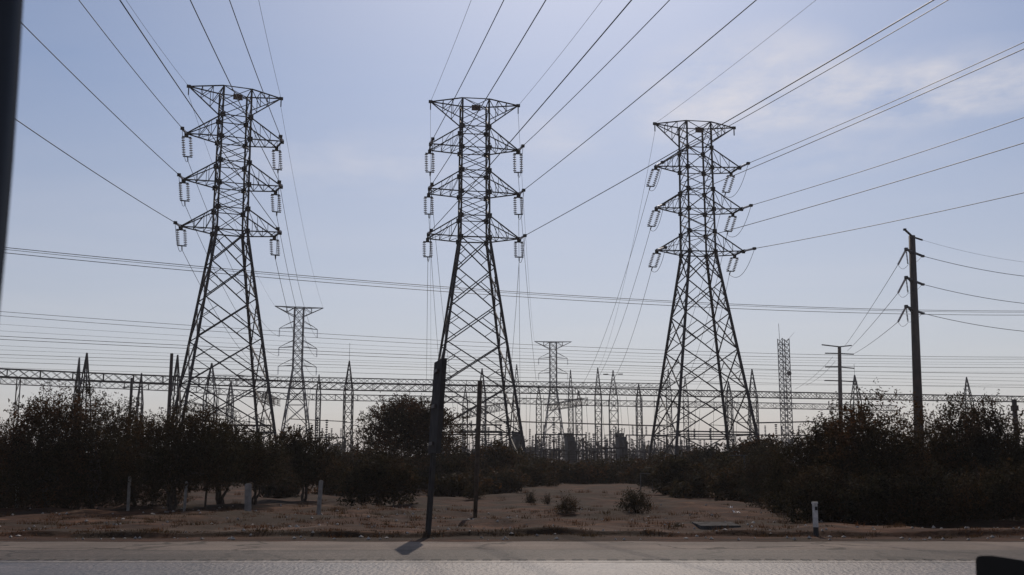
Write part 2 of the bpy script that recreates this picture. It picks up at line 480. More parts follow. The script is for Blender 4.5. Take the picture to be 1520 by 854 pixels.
# ------------------------------------------------------------------ substation gantries
def lattice_column(px, py_top, d, w, label, spire=0.30, group='spired lattice columns of the substation', m='steel_far', lamps=False, rod=0.0):
    p = gnd(px, d); H = at(px, py_top, d).z
    t = empty('gantry_column', p, R(random.uniform(-8, 8)), label, 'lattice column', group)
    zc = H * (1 - spire)
    b = MB()
    def c(i, z):
        k = w / 2 if z <= zc else w / 2 * max(0.04, (H - z) / (H - zc))
        sx, sy = CORN[i % 4]; return Vector((sx * k, sy * k, z))
    for i in range(4):
        b.bar(c(i, 0), c(i, zc), 0.16)
    n = max(5, int(zc / (w * 1.15)))
    zs = [zc * k / n for k in range(n + 1)]
    for k in range(n):
        for i in range(4):
            if (k + i) % 2: b.bar(c(i, zs[k]), c(i + 1, zs[k + 1]), 0.09)
            else: b.bar(c(i + 1, zs[k]), c(i, zs[k + 1]), 0.09)
            b.bar(c(i, zs[k]), c(i + 1, zs[k]), 0.07)
    b.build('shaft', m, t)
    b = MB()
    for i in range(4): b.bar(c(i, zc), c(i, H), 0.14)
    zs = [zc + (H - zc) * q for q in (0, 0.22, 0.42, 0.6, 0.76, 0.88)]
    for k in range(5):
        for i in range(4): b.bar(c(i, zs[k]), c(i + 1, zs[k + 1]), 0.08)
    if rod: b.bar((0, 0, H), (0, 0, H + rod), 0.05)
    b.build('spire', m, t)
    if lamps:
        for s in (-1, 1):
            MB().bar((s * 0.2, 0, H - 0.9), (s * 1.0, -0.2, H - 0.75), 0.06).box((s * 1.35, -0.2, H - 0.72), (0.9, 0.35, 0.16)).build('floodlight', 'steel_far', t)
    return p

def dA(px): return 170 + (px - 250) * 0.0425      # distance of the front gantry row
cols = [
 (108, 531, 165, 0.8, 'slim lattice spire above the left thicket, left one of a pair', 0.4, 0),
 (119, 524, 160, 1.5, 'taller lattice spire above the left thicket, right one of a pair', 0.45, 0),
 (203, 554, 175, 0.8, 'short lattice spire poking over the left thicket, with small crossbar', 0.3, 0),
 (256, 527, 168, 1.2, 'lattice spire beside the solid dark post left of the left pylon', 0.4, 0),
 (308, 539, 172, 1.7, 'lattice spire seen between the legs of the left pylon', 0.3, 0),
 (515, 536, 181, 1.35, 'dark lattice column with spire and rod left of the lone round tree', 0.28, 3.0),
 (715, 547, 190, 1.3, 'lattice spire seen between the legs of the middle pylon', 0.28, 0),
 (767, 541, 225, 1.3, 'lattice spire just right of the middle pylon', 0.28, 0),
 (848, 549, 235, 0.9, 'thin lattice spire just right of the palest pylon', 0.25, 0),
 (889, 546, 206, 1.2, 'lattice spire midway between middle and right pylons, left of the lamp spire', 0.28, 0),
 (912, 550, 198, 1.6, 'lattice spire with a pair of floodlights left of the right pylon', 0.30, 0),
 (995, 548, 240, 1.1, 'lattice spire seen through the left legs of the right pylon', 0.25, 0),
 (1121, 548, 207, 1.5, 'lattice spire just right of the right pylon', 0.28, 0),
 (1275, 557, 214, 1.6, 'lattice spire between the small brown pole and the tall brown pole', 0.28, 2.2),
 (1443, 560, 221, 1.6, 'lattice spire above the thicket at the far right', 0.28, 0),
]
for i, (px, py, d, w, lb, sp, rod) in enumerate(cols):
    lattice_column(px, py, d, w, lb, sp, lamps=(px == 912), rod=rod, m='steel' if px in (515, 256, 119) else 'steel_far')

for px, py, d, w, lb in ((338, 566, 205, 1.0, 'slim pale lattice column between the legs of the left pylon'), (470, 556, 232, 0.9, 'thin pale lattice column right of the small hazy pylon'), (690, 575, 230, 1.0, 'slim pale lattice column left of the middle pylon spire'),
        (800, 572, 240, 1.1, 'slim pale lattice column left of the palest pylon'), (860, 580, 215, 1.2, 'short lattice column right of the palest pylon'), (950, 570, 235, 1.1, 'slim pale lattice column right of the floodlight spire'),
        (1020, 560, 245, 1.1, 'slim pale lattice column left of centre inside the right pylon'), (1085, 566, 235, 1.2, 'slim pale lattice column at the right inside the right pylon')):
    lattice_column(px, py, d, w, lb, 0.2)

def beam(p, q, h, label, thick=0.15, group='lattice beams of the substation gantries', m='steel_far', dep=None, cells=None):
    p, q = Vector(p), Vector(q); L = (q - p).length
    o = empty('gantry_beam', (p.x, p.y, p.z), 0, label, 'gantry beam', group)
    ax = (q - p).normalized(); side = Vector((-ax.y, ax.x, 0)).normalized() * ((dep or h) / 2)
    upv = Vector((0, 0, h / 2))
    b = MB()
    O = Vector((0, 0, 0)); Q = q - p
    for sg in (-1, 1):
        for sz in (-1, 1):
            b.bar(O + side * sg + upv * sz, Q + side * sg + upv * sz, thick)
    b.build('chord', m, o)
    b = MB()
    n = cells or max(4, int(L / (h * 1.25)))
    for k in range(n):
        a0, a1 = Q * (k / n), Q * ((k + 1) / n)
        for sg in (-1, 1):
            f = 1 if (k % 2) else -1
            b.bar(a0 + side * sg - upv * f, a1 + side * sg + upv * f, thick * 0.6)
            b.bar(a0 + side * sg + upv * f, a1 + side * sg - upv * f, thick * 0.45)
            if k % 3 == 0: b.bar(a0 + side * sg - upv, a0 + side * sg + upv, thick * 0.75)
        f = 1 if k % 2 else -1
        b.bar(a0 + side * f + upv, a1 - side * f + upv, thick * 0.4)
    b.build('lattice', m, o)
    return o
# front row, bay by bay
def yA(px): return np.interp(px, [-40, 0, 250, 500, 900, 1200, 1560], [551.5, 554, 564, 574, 581.5, 587.5, 593.5])
stA = [-40, 108, 256, 308, 515, 715, 912, 1121, 1275, 1443, 1580]
nmA = ['from the left edge of the picture to the slim left spire', 'between the left thicket spires and the solid dark post', 'across the left legs of the left pylon',
       'from the left pylon to the dark column by the round tree', 'above the lone round tree', 'from the middle pylon to the floodlight spire', 'from the floodlight spire across the right pylon',
       'right of the right pylon past the radio mast', 'behind the tall brown pole', 'at the far right above the thicket']
for k in range(len(stA) - 1):
    a, b_ = stA[k], stA[k + 1]
    beam(at(a, yA(a), dA(a)), at(b_, yA(b_), dA(b_)), 1.15, 'front lattice gantry beam ' + nmA[k], 0.13, m='steel')
def rowf(pts, d0, d1, h, labels, th):
    for k in range(len(pts) - 1):
        (a, ya), (b_, yb) = pts[k], pts[k + 1]
        da = d0 + (d1 - d0) * a / 1520; db = d0 + (d1 - d0) * b_ / 1520
        beam(at(a, ya, da), at(b_, yb, db), h, labels[k], th)
rowf([(308, 561), (515, 565), (767, 569.5), (995, 573)], 232, 262, 1.0,
     ['fine upper gantry beam behind the left pylon, above the front one', 'fine upper gantry beam above the round tree, behind the front one', 'fine upper gantry beam between middle and right pylons'], 0.10)
rowf([(0, 565.5), (256, 576), (430, 589), (715, 594), (912, 599), (1121, 602), (1330, 606)], 215, 262, 1.25,
     ['lower rear gantry beam behind the left thicket', 'lower rear gantry beam behind the left pylon', 'lower rear gantry beam over the round tree', 'lower rear gantry beam under the palest pylon', 'lower rear gantry beam behind the right pylon', 'lower rear gantry beam right of the right pylon'], 0.11)
# beams that run away from the road
deep = [((262, 600), 165, (355, 616), 225, 'short slanted gantry beam running back through the left pylon legs'),
        ((385, 588), 150, (412, 598), 200, 'short slanted gantry beam running back just right of the left pylon'),
        ((745, 604), 215, (690, 614), 160, 'short slanted gantry beam running back through the middle pylon legs'),
        ((868, 596), 190, (812, 606), 235, 'slanted gantry beam running back beneath the palest pylon')]
for a, da, b_, db, lb in deep:
    beam(at(*a, da), at(*b_, db), 1.25, lb, 0.10, m='steel', dep=1.0, cells=11)
# tubular busbars
bus = [((322, 631), (408, 632), 175, 0.16, 'thick horizontal busbar behind the right legs of the left pylon'),
       ((430, 622), (515, 626), 200, 0.08, 'thin busbar between the left pylon and the dark lattice column'),
       ((735, 625), (1000, 633), 190, 0.11, 'long thin busbar spanning between the middle and right pylons'),
       ((640, 630), (745, 631), 180, 0.13, 'busbar behind the legs of the middle pylon'),
       ((1000, 640), (1120, 642), 178, 0.12, 'busbar behind the legs of the right pylon'),
       ((1118, 628), (1210, 626), 200, 0.12, 'busbar below the radio mast')]
for a, b_, d, r, lb in bus:
    p, q = at(*a, d), at(*b_, d + 6)
    o = MB().tube([p, q], r, 8).build('busbar', 'steel', None, p); tag(o, lb, 'busbar', 'busbars of the substation')
    # supports at both ends and between
for i, (px, d) in enumerate(((330, 175), (400, 176), (740, 190), (870, 193), (995, 196), (650, 180), (738, 185), (1010, 178), (1115, 183), (1122, 200), (1205, 205))):
    pass

# bus supports, switch posts, bushings: one post kind copied
def post_proto():
    t = empty('post_insulator', (0, 0, 0), 0)
    MB().bar((0, 0, 0), (0, 0, 2.9), 0.22).box((0, 0, 2.95), (0.5, 0.5, 0.1)).build('pedestal', 'steel', t)
    b = MB(); disc_string(b, (0, 0, 3.0), (0, 0, 4.9), 0.19, 9, 8); b.box((0, 0, 4.95), (0.3, 0.3, 0.14)); b.build('insulator', 'transformer', t)
    return t
proto = post_proto()
def dup(o, parent=None):
    c = o.copy(); COL.objects.link(c)
    c.parent = parent
    for ch in list(o.children): dup(ch, c)
    return c
slots = []
for k in range(80):
    slots.append((640 + 370 * (k + random.uniform(-0.4, 0.4)) / 79, random.uniform(135, 225), random.uniform(0.85, 1.7)))
for k in range(34):
    slots.append((300 + 200 * (k + random.uniform(-0.4, 0.4)) / 33, random.uniform(140, 215), random.uniform(0.8, 1.6)))
for k in range(24):
    slots.append((1015 + 200 * (k + random.uniform(-0.4, 0.4)) / 23, random.uniform(140, 215), random.uniform(0.8, 1.5)))
for k, (px, d, s) in enumerate(slots):
    o = proto if k == 0 else dup(proto)
    o.location = gnd(px, d); o.scale = (1, 1, s)
    tag(o, 'slim grey post insulator on a steel pedestal in the substation yard', 'insulator post', 'post insulators in the substation yard')

def switch_proto():
    t = empty('disconnector_switch', (0, 0, 0), 0)
    MB().bar((-1.2, 0, 0), (-1.2, 0, 3.2), 0.16).bar((1.2, 0, 0), (1.2, 0, 3.2), 0.16).bar((-1.6, 0, 3.25), (1.6, 0, 3.25), 0.18).build('frame', 'steel', t)
    for x in (-1.2, 0.0, 1.2):
        b = MB(); disc_string(b, (x, 0, 3.35), (x, 0, 4.7), 0.15, 7, 6); b.build('insulator', 'transformer', t)
    MB().bar((-1.3, 0, 4.78), (0.1, 0, 4.85), 0.09).bar((0.1, 0, 4.85), (1.25, 0, 5.5), 0.07).build('blade', 'steel', t)
    return t
swp = switch_proto()
for k in range(30):
    o = swp if k == 0 else dup(swp)
    px = 655 + 350 * (k + random.uniform(-0.4, 0.4)) / 20 if k < 21 else (random.uniform(300, 500) if k < 26 else random.uniform(1020, 1210))
    o.location = gnd(px, random.uniform(138, 200)); o.rotation_euler = (0, 0, random.uniform(-0.3, 0.9)); o.scale = (1, 1, random.uniform(0.85, 1.25))
    tag(o, 'low disconnector switch on a two legged frame in the substation yard', 'switch', 'disconnector switches in the substation yard')
for k in range(40):
    px = 650 + 460 * (k + random.uniform(-0.45, 0.45)) / 29 if k < 30 else random.uniform(300, 510)
    d = random.uniform(0.97, 1.0) * dA(px) + (random.choice((0, 22, 45)))
    p = at(px, yA(px) + random.uniform(2, 8), d); q = p.copy(); q.z = random.uniform(4.5, 6.0); q.x += random.uniform(-0.8, 0.8)
    o = MB().tube(curve_pts(p, q, 0, 3), 0.028, 4).build('dropper_wire', 'wire', None, p)
    tag(o, 'thin vertical dropper wire hanging from a gantry beam down to the yard equipment', 'wire', 'vertical dropper wires under the gantry beams')

def portal(px0, px1, ytop, d, label):
    """low A frame portal that carries disconnectors"""
    p, q = gnd(px0, d), gnd(px1, d + 2); z = at(px0, ytop, d).z
    o = empty('support_frame', p, 0, label, 'steel frame', 'low steel frames in the substation yard')
    D = q - p
    MB().bar((0, 0, z), D + Vector((0, 0, z)), 0.17, 0.17).build('beam', 'steel', o)
    for e in (Vector(), D):
        MB().bar(e, e + Vector((0, 0, z)), 0.18).build('column', 'steel', o)
        pass
    for k in range(3):
        c = D * ((k + 0.5) / 3) + Vector((0, 0, z))
        b = MB(); disc_string(b, c, c + Vector((0, 0, 1.5)), 0.17, 7, 6); b.build('insulator', 'transformer', o)
portal(335, 400, 632, 170, 'low steel frame with insulators behind the right legs of the left pylon')
portal(470, 512, 650, 165, 'low steel frame just left of the dark lattice column')
portal(690, 745, 640, 150, 'low steel frame behind the middle pylon')
portal(795, 870, 645, 160, 'low steel frame beneath the palest pylon')
portal(930, 990, 646, 158, 'low steel frame left of the right pylon')
portal(1020, 1090, 652, 150, 'low steel frame between the legs of the right pylon')
portal(1125, 1200, 646, 165, 'low steel frame below the radio mast')

def transformer(px, d, ytop, wpx, label):
    p = gnd(px, d); H = at(px, ytop, d).z; w = wpx * d / F
    o = empty('transformer', p, R(12), label, 'transformer', 'power transformers in the yard')
    b = MB(); b.box((0, 0, H * 0.46), (w, w * 1.3, H * 0.78)); b.box((0, 0, 0.2), (w * 1.1, w * 1.4, 0.38)); b.build('tank', 'transformer', o)
    b = MB()
    for k in range(9): b.box((w * 0.6, -w * 0.55 + k * w * 0.14, H * 0.44), (w * 0.18, 0.07, H * 0.62))
    for k in range(9): b.box((-w * 0.48 + k * w * 0.12, -w * 0.75, H * 0.44), (0.07, w * 0.18, H * 0.62))
    b.build('radiator', 'steel_far', o)
    MB().tube([(-w * 0.62, w * 0.3, H * 0.895), (w * 0.45, w * 0.3, H * 0.895)], H * 0.05, 10).build('conservator', 'transformer', o)
    for k in (-1, 0, 1):
        b = MB(); disc_string(b, (k * w * 0.3, -w * 0.3, H * 0.85), (k * w * 0.36, -w * 0.4, H * 1.06), 0.10, 6, 6); b.build('bushing', 'transformer', o)
transformer(769, 158, 637, 13, 'dark transformer tank at the foot of the middle pylon')
transformer(846, 172, 639, 12, 'dark transformer tank below the palest pylon')
transformer(922, 176, 639, 12, 'dark transformer tank beside the floodlight spire')

# solid post beside the left spire
p = gnd(247, 120); H = at(247, 525, 120).z
o = MB().tube([(0, 0, 0), (0, 0, H)], [0.26, 0.18], 10).build('steel_post', 'pole_steel'); o.location = p
tag(o, 'solid dark post rising beside a lattice spire left of the left pylon', 'post')
p = gnd(189, 150); H = at(189, 561, 150).z
o = MB().bar((0, 0, 0), (0, 0, H), 0.3).bar((-1.2, 0, H - 1.3), (1.2, 0, H - 1.3), 0.16).build('steel_post', 'steel'); o.location = p
tag(o, 'short dark post with crossbar poking over the left thicket', 'post')
for px, yt, d, lb in ((19, 562, 150, 'thin twin legged steel frame post at the far left edge'), (1512, 593, 62, 'dark square post behind the thicket at the far right edge')):
    p = gnd(px, d); H = at(px, yt, d).z
    b = MB()
    if px < 100:
        b.bar((-0.25, 0, 0), (-0.25, 0, H), 0.12); b.bar((0.25, 0, 0), (0.25, 0, H), 0.12)
        for k in range(7): b.bar((-0.25, 0, H * k / 7), (0.25, 0, H * (k + 1) / 7), 0.07)
    else:
        b.bar((0, 0, 0), (0, 0, H), 0.2); b.box((0, 0, H - 0.5), (0.32, 0.3, 0.3))
    o = b.build('steel_post', 'pole_steel'); o.location = p; tag(o, lb, 'post')

# radio mast
p = gnd(1170, 255); H = at(1170, 503, 255).z
t = empty('radio_mast', p, R(20), 'square lattice radio mast with whip aerials right of the right pylon', 'radio mast')
b = MB(); w = 0.95
for sx, sy in CORN: b.bar((sx * w, sy * w, 0), (sx * w, sy * w, H), 0.15)
n = 22
for k in range(n):
    z0, z1 = H * k / n, H * (k + 1) / n
    for i in range(4):
        a, c = CORN[i], CORN[(i + 1) % 4]
        b.bar((a[0]*w, a[1]*w, z0), (c[0]*w, c[1]*w, z1), 0.08); b.bar((c[0]*w, c[1]*w, z0), (a[0]*w, a[1]*w, z1), 0.08)
        b.bar((a[0]*w, a[1]*w, z0), (c[0]*w, c[1]*w, z0), 0.08)
b.build('lattice', 'steel_hazed', t)
MB().bar((-w, 0, H - 4), (-w - 0.2, 0, H + 3.6), 0.07).build('aerial', 'steel_hazed', t)
MB().bar((w, 0, H - 0.5), (w + 2.2, 0, H + 1.6), 0.04).build('aerial', 'steel_hazed', t)
MB().tube([(0.4, -w - 0.1, H * 0.73), (0.4, -w - 0.45, H * 0.73)], [0.55, 0.55], 14).build('dish', 'transformer', t)

# ------------------------------------------------------------------ brown monopoles
def monopole():
    d = 110.0
    p = gnd(1365, d); H = at(1354, 350, d).z
    t = empty('utility_pole', p, 0, 'tall dark brown tapered pole on the right with three short arms', 'utility pole')
    top = at(1353.5, 350, d) - p
    MB().tube([(0, 0, 0), (top.x, top.y, H)], [0.52, 0.33], 12).build('shaft', 'pole_steel', t, smooth=True)
    def L(px, py, dd=d): return at(px, py, dd) - p
    MB().bar(L(1343, 341, d - 1.2), L(1355, 352), 0.16).bar(L(1355, 352), L(1369, 356.5, d + 0.8), 0.14).box(L(1343, 341, d - 1.2), (0.26, 0.26, 0.2)).build('earth_wire_arm', 'steel', t)
    ends = []
    for y in (372, 414, 457):
        a, c = L(1345, y - 2, d - 1.0), L(1356, y + 3)
        e = L(1370, y + 8.5, d + 1.0)
        b = MB(); b.bar(a, c, 0.22, 0.2); b.bar(c, e, 0.2, 0.18); b.box(a, (0.3, 0.3, 0.28)); b.box(e, (0.26, 0.26, 0.22)); b.bar(a + (c - a) * 0.3, c - Vector((0, 0, 0.55)), 0.14)
        b.build('arm', 'steel_far', t)
        ib = MB(); disc_string(ib, a - Vector((0, 0, 0.15)), a - Vector((-0.1, 0, 1.6)), 0.1, 10, 6); ib.build('insulator_string', 'steel', t)
        # strain string towards the small pole
        s1 = L(1333, y + 21, d + 4)
        ib = MB(); disc_string(ib, a, s1, 0.12, 14, 6); ib.build('insulator_string', 'glass', t)
        jp = [a.lerp(s1, 1.0)]
        m1 = a - Vector((-0.1, 0, 1.65)); m2 = c + (e - c) * 0.9
        pts = []
        for i in range(9):
            u = i / 8; pts.append(s1 * (1-u)**2 + (s1.lerp(m1, 0.4) - Vector((0, 0, 0.9))) * 2*u*(1-u) + m1 * u*u)
        for i in range(1, 9):
            u = i / 8; pts.append(m1 * (1-u)**2 + (m1.lerp(m2, 0.6) - Vector((0, 0, 0.5))) * 2*u*(1-u) + m2 * u*u)
        MB().tube(pts, 0.02, 5).build('jumper_wire', 'wire', t, smooth=True)
        ends.append((p + s1, p + m2))
    return ends
mp = monopole()
def smallpole():
    d = 205.0
    p = gnd(1248.5, d); H = at(1246, 515, d).z
    t = empty('utility_pole', p, 0, 'smaller distant brown pole with four crossbars left of the tall pole', 'utility pole')
    top = at(1246, 515, d) - p
    MB().tube([(0, 0, 0), (top.x, top.y, H)], [0.5, 0.33], 10).build('shaft', 'pole_steel', t, smooth=True)
    def L(px, py, dd=d): return at(px, py, dd) - p
    for a, m, b_, in (((1220, 512), (1246, 515), (1264, 513)), ((1225, 524.5), (1246, 525), (1267, 526)), ((1225, 545), (1246, 545), (1268, 547)), ((1224, 565), (1246, 565.5), (1272, 567))):
        MB().bar(L(*a, d - 1), L(*m), 0.2).bar(L(*m), L(*b_, d + 1), 0.2).build('crossbar', 'steel_far', t)
    return p
smallpole()
for i, (e, tgt) in enumerate(zip(mp, ((1254, 514), (1258, 521), (1266, 526)))):
    w = ['top', 'middle', 'lowest'][i]
    wire(e[0], at(*tgt, 205), 0.25, 0.03, f"line from the {w} arm of the tall brown pole down to the small pole", 'lines between the two brown poles')
    y = (402, 441, 481)[i]
    wire(e[1], at(1640, y + 15, 112), 0.7, 0.03, f"line from the {w} arm of the tall brown pole running off right", 'lines running right from the tall brown pole')
wire(at(1369, 356.5, 110.8), at(1640, 396, 116), 0.8, 0.013, 'thin earth wire from the top of the tall brown pole running off right', 'lines running right from the tall brown pole')
for a, b_, lb in (((1236, 530), (1180, 578), 'thin line sagging from the small brown pole down left, upper of two'), ((1240, 536), (1196, 572), 'thin line sagging from the small brown pole down left, lower of two')):
    wire(at(*a, 205), at(*b_, 225), 0.6, 0.026, lb, 'lines dropping left from the small pole')

# ------------------------------------------------------------------ ground, road
def hgt(x, y):
    """gentle relief of the verge; flat under and beside the road"""
    k = np.clip((y - 28.3) / 4.0, 0, 1)
    n = 0.05 * np.sin(x * 0.9 + 1.3 * np.sin(y * 0.7)) + 0.05 * np.sin(x * 0.37 + y * 0.9) + 0.04 * np.sin(y * 2.1 + x * 0.5) + 0.03 * np.sin(x * 2.7 - y * 1.1)
    yc = 29.75 + 0.25 * np.sin(x * 0.15) + 0.12 * np.sin(x * 0.83) + 0.06 * np.sin(x * 2.9)
    berm = (0.17 * np.clip((y - yc) / 0.16, 0, 1) - 0.17 * np.clip((y - yc - 0.5) / 3.0, 0, 1)) * (0.75 + 0.25 * np.sin(x * 0.6 + 1) * np.sin(x * 1.7))
    fade = np.clip(1 - (y - 95) / 60, 0.0, 1)
    return fade * (k * n + berm)
xs = np.concatenate([[-6000, -3000, -1500, -700, -350, -200, -130, -90], np.arange(-70, 70.1, 0.4), [90, 130, 200, 350, 700, 1500, 3000, 6000]])
ys = np.concatenate([[-600, -150, -40, -10, 10, 20], np.arange(27, 29.2, 0.3), np.arange(29.2, 30.8, 0.06), np.arange(30.8, 36, 0.22), np.arange(36, 70, 0.5), np.arange(70, 120, 2.0), [125, 140, 160, 200, 260, 350, 500, 800, 1400, 2500, 4500, 7000]])
XX, YY = np.meshgrid(xs, ys)
ZZ = hgt(XX, YY)
co = np.stack([XX, YY, ZZ], -1).reshape(-1, 3)
nx, ny = len(xs), len(ys)
idx = np.arange(nx * ny).reshape(ny, nx)
quads = np.stack([idx[:-1, :-1], idx[:-1, 1:], idx[1:, 1:], idx[1:, :-1]], -1).reshape(-1, 4)
def np_mesh(name, co, quads, m, parent=None, smooth=False):
    me = bpy.data.meshes.new(name)
    me.vertices.add(len(co)); me.vertices.foreach_set('co', np.asarray(co, dtype=np.float32).ravel())
    nq = len(quads); me.loops.add(nq * 4); me.loops.foreach_set('vertex_index', np.asarray(quads, dtype=np.int32).ravel())
    me.polygons.add(nq); me.polygons.foreach_set('loop_start', np.arange(nq, dtype=np.int32) * 4)
    if smooth: me.polygons.foreach_set('use_smooth', np.ones(nq, dtype=bool))
    me.materials.append(m); me.update(calc_edges=True); me.validate()
    o = bpy.data.objects.new(name, me); COL.objects.link(o)
    if parent is not None: o.parent = parent
    return o

def ground_mat():
    m = bpy.data.materials.new('dry_earth'); m.use_nodes = True
    nt = m.node_tree; p = nt.nodes['Principled BSDF']; p.inputs['Roughness'].default_value = 0.95; p.inputs['Specular IOR Level'].default_value = 0.1
    tc = nt.nodes.new('ShaderNodeTexCoord')
    mp_ = nt.nodes.new('ShaderNodeMapping'); mp_.inputs['Scale'].default_value = (0.5, 1.0, 1.0)
    nt.links.new(tc.outputs['Object'], mp_.inputs['Vector'])
    def noise(sc, det, src=mp_.outputs[0]):
        n = nt.nodes.new('ShaderNodeTexNoise'); n.inputs['Scale'].default_value = sc; n.inputs['Detail'].default_value = det
        n.inputs['Roughness'].default_value = 0.6
        nt.links.new(src, n.inputs['Vector']); return n.outputs['Fac']
    def ramp(f, stops):
        r = nt.nodes.new('ShaderNodeValToRGB'); e = r.color_ramp.elements
        e[0].position, e[0].color = stops[0][0], (*stops[0][1], 1); e[1].position, e[1].color = stops[-1][0], (*stops[-1][1], 1)
        for s in stops[1:-1]:
            x = e.new(s[0]); x.color = (*s[1], 1)
        nt.links.new(f, r.inputs['Fac']); return r.outputs['Color']
    base = ramp(noise(0.45, 8), [(0.32, (0.026, 0.0112, 0.006)), (0.52, (0.052, 0.0225, 0.0122)), (0.72, (0.115, 0.060, 0.035))])
    fine = ramp(noise(2.6, 8), [(0.36, (0.5, 0.5, 0.5)), (0.64, (1.4, 1.36, 1.3))])
    mx = nt.nodes.new('ShaderNodeMix'); mx.data_type = 'RGBA'; mx.blend_type = 'MULTIPLY'; mx.inputs[0].default_value = 1
    nt.links.new(base, mx.inputs[6]); nt.links.new(fine, mx.inputs[7])
    # scrubby, darker soil with weeds
    wd = ramp(noise(0.32, 9), [(0.46, (0, 0, 0)), (0.56, (1, 1, 1))])
    mx2 = nt.nodes.new('ShaderNodeMix'); mx2.data_type = 'RGBA'
    nt.links.new(wd, mx2.inputs[0]); nt.links.new(mx.outputs[2], mx2.inputs[6]); mx2.inputs[7].default_value = (0.030, 0.018, 0.011, 1)
    # worn dusty track beside the road
    sp_ = nt.nodes.new('ShaderNodeSeparateXYZ'); nt.links.new(tc.outputs['Object'], sp_.inputs[0])
    def m_(op, a, b):
        n = nt.nodes.new('ShaderNodeMath'); n.operation = op
        for i, x in enumerate((a, b)):
            if isinstance(x, (int, float)): n.inputs[i].default_value = x
            else: nt.links.new(x, n.inputs[i])
        return n.outputs[0]
    warp = m_('MULTIPLY', m_('SUBTRACT', noise(0.3, 3), 0.5), 5.0)
    dist = m_('ABSOLUTE', m_('SUBTRACT', m_('ADD', sp_.outputs[1], warp), 32.3), 0)
    band = m_('MAXIMUM', m_('SUBTRACT', 1.0, m_('DIVIDE', dist, 1.1)), 0.0)
    brk = ramp(noise(0.5, 7), [(0.42, (0, 0, 0)), (0.58, (1, 1, 1))])
    tf = m_('MULTIPLY', m_('MULTIPLY', band, brk), 0.75)
    mx3 = nt.nodes.new('ShaderNodeMix'); mx3.data_type = 'RGBA'
    nt.links.new(tf, mx3.inputs[0]); nt.links.new(mx2.outputs[2], mx3.inputs[6]); mx3.inputs[7].default_value = (0.16, 0.108, 0.08, 1)
    nt.links.new(mx3.outputs[2], p.inputs['Base Color'])
    bp = nt.nodes.new('ShaderNodeBump'); bp.inputs['Strength'].default_value = 0.9; bp.inputs['Distance'].default_value = 0.06
    nt.links.new(noise(4.0, 8, tc.outputs['Object']), bp.inputs['Height']); nt.links.new(bp.outputs['Normal'], p.inputs['Normal'])
    return m
g = np_mesh('ground', co, quads, ground_mat(), smooth=True); tag(g, kind='structure')

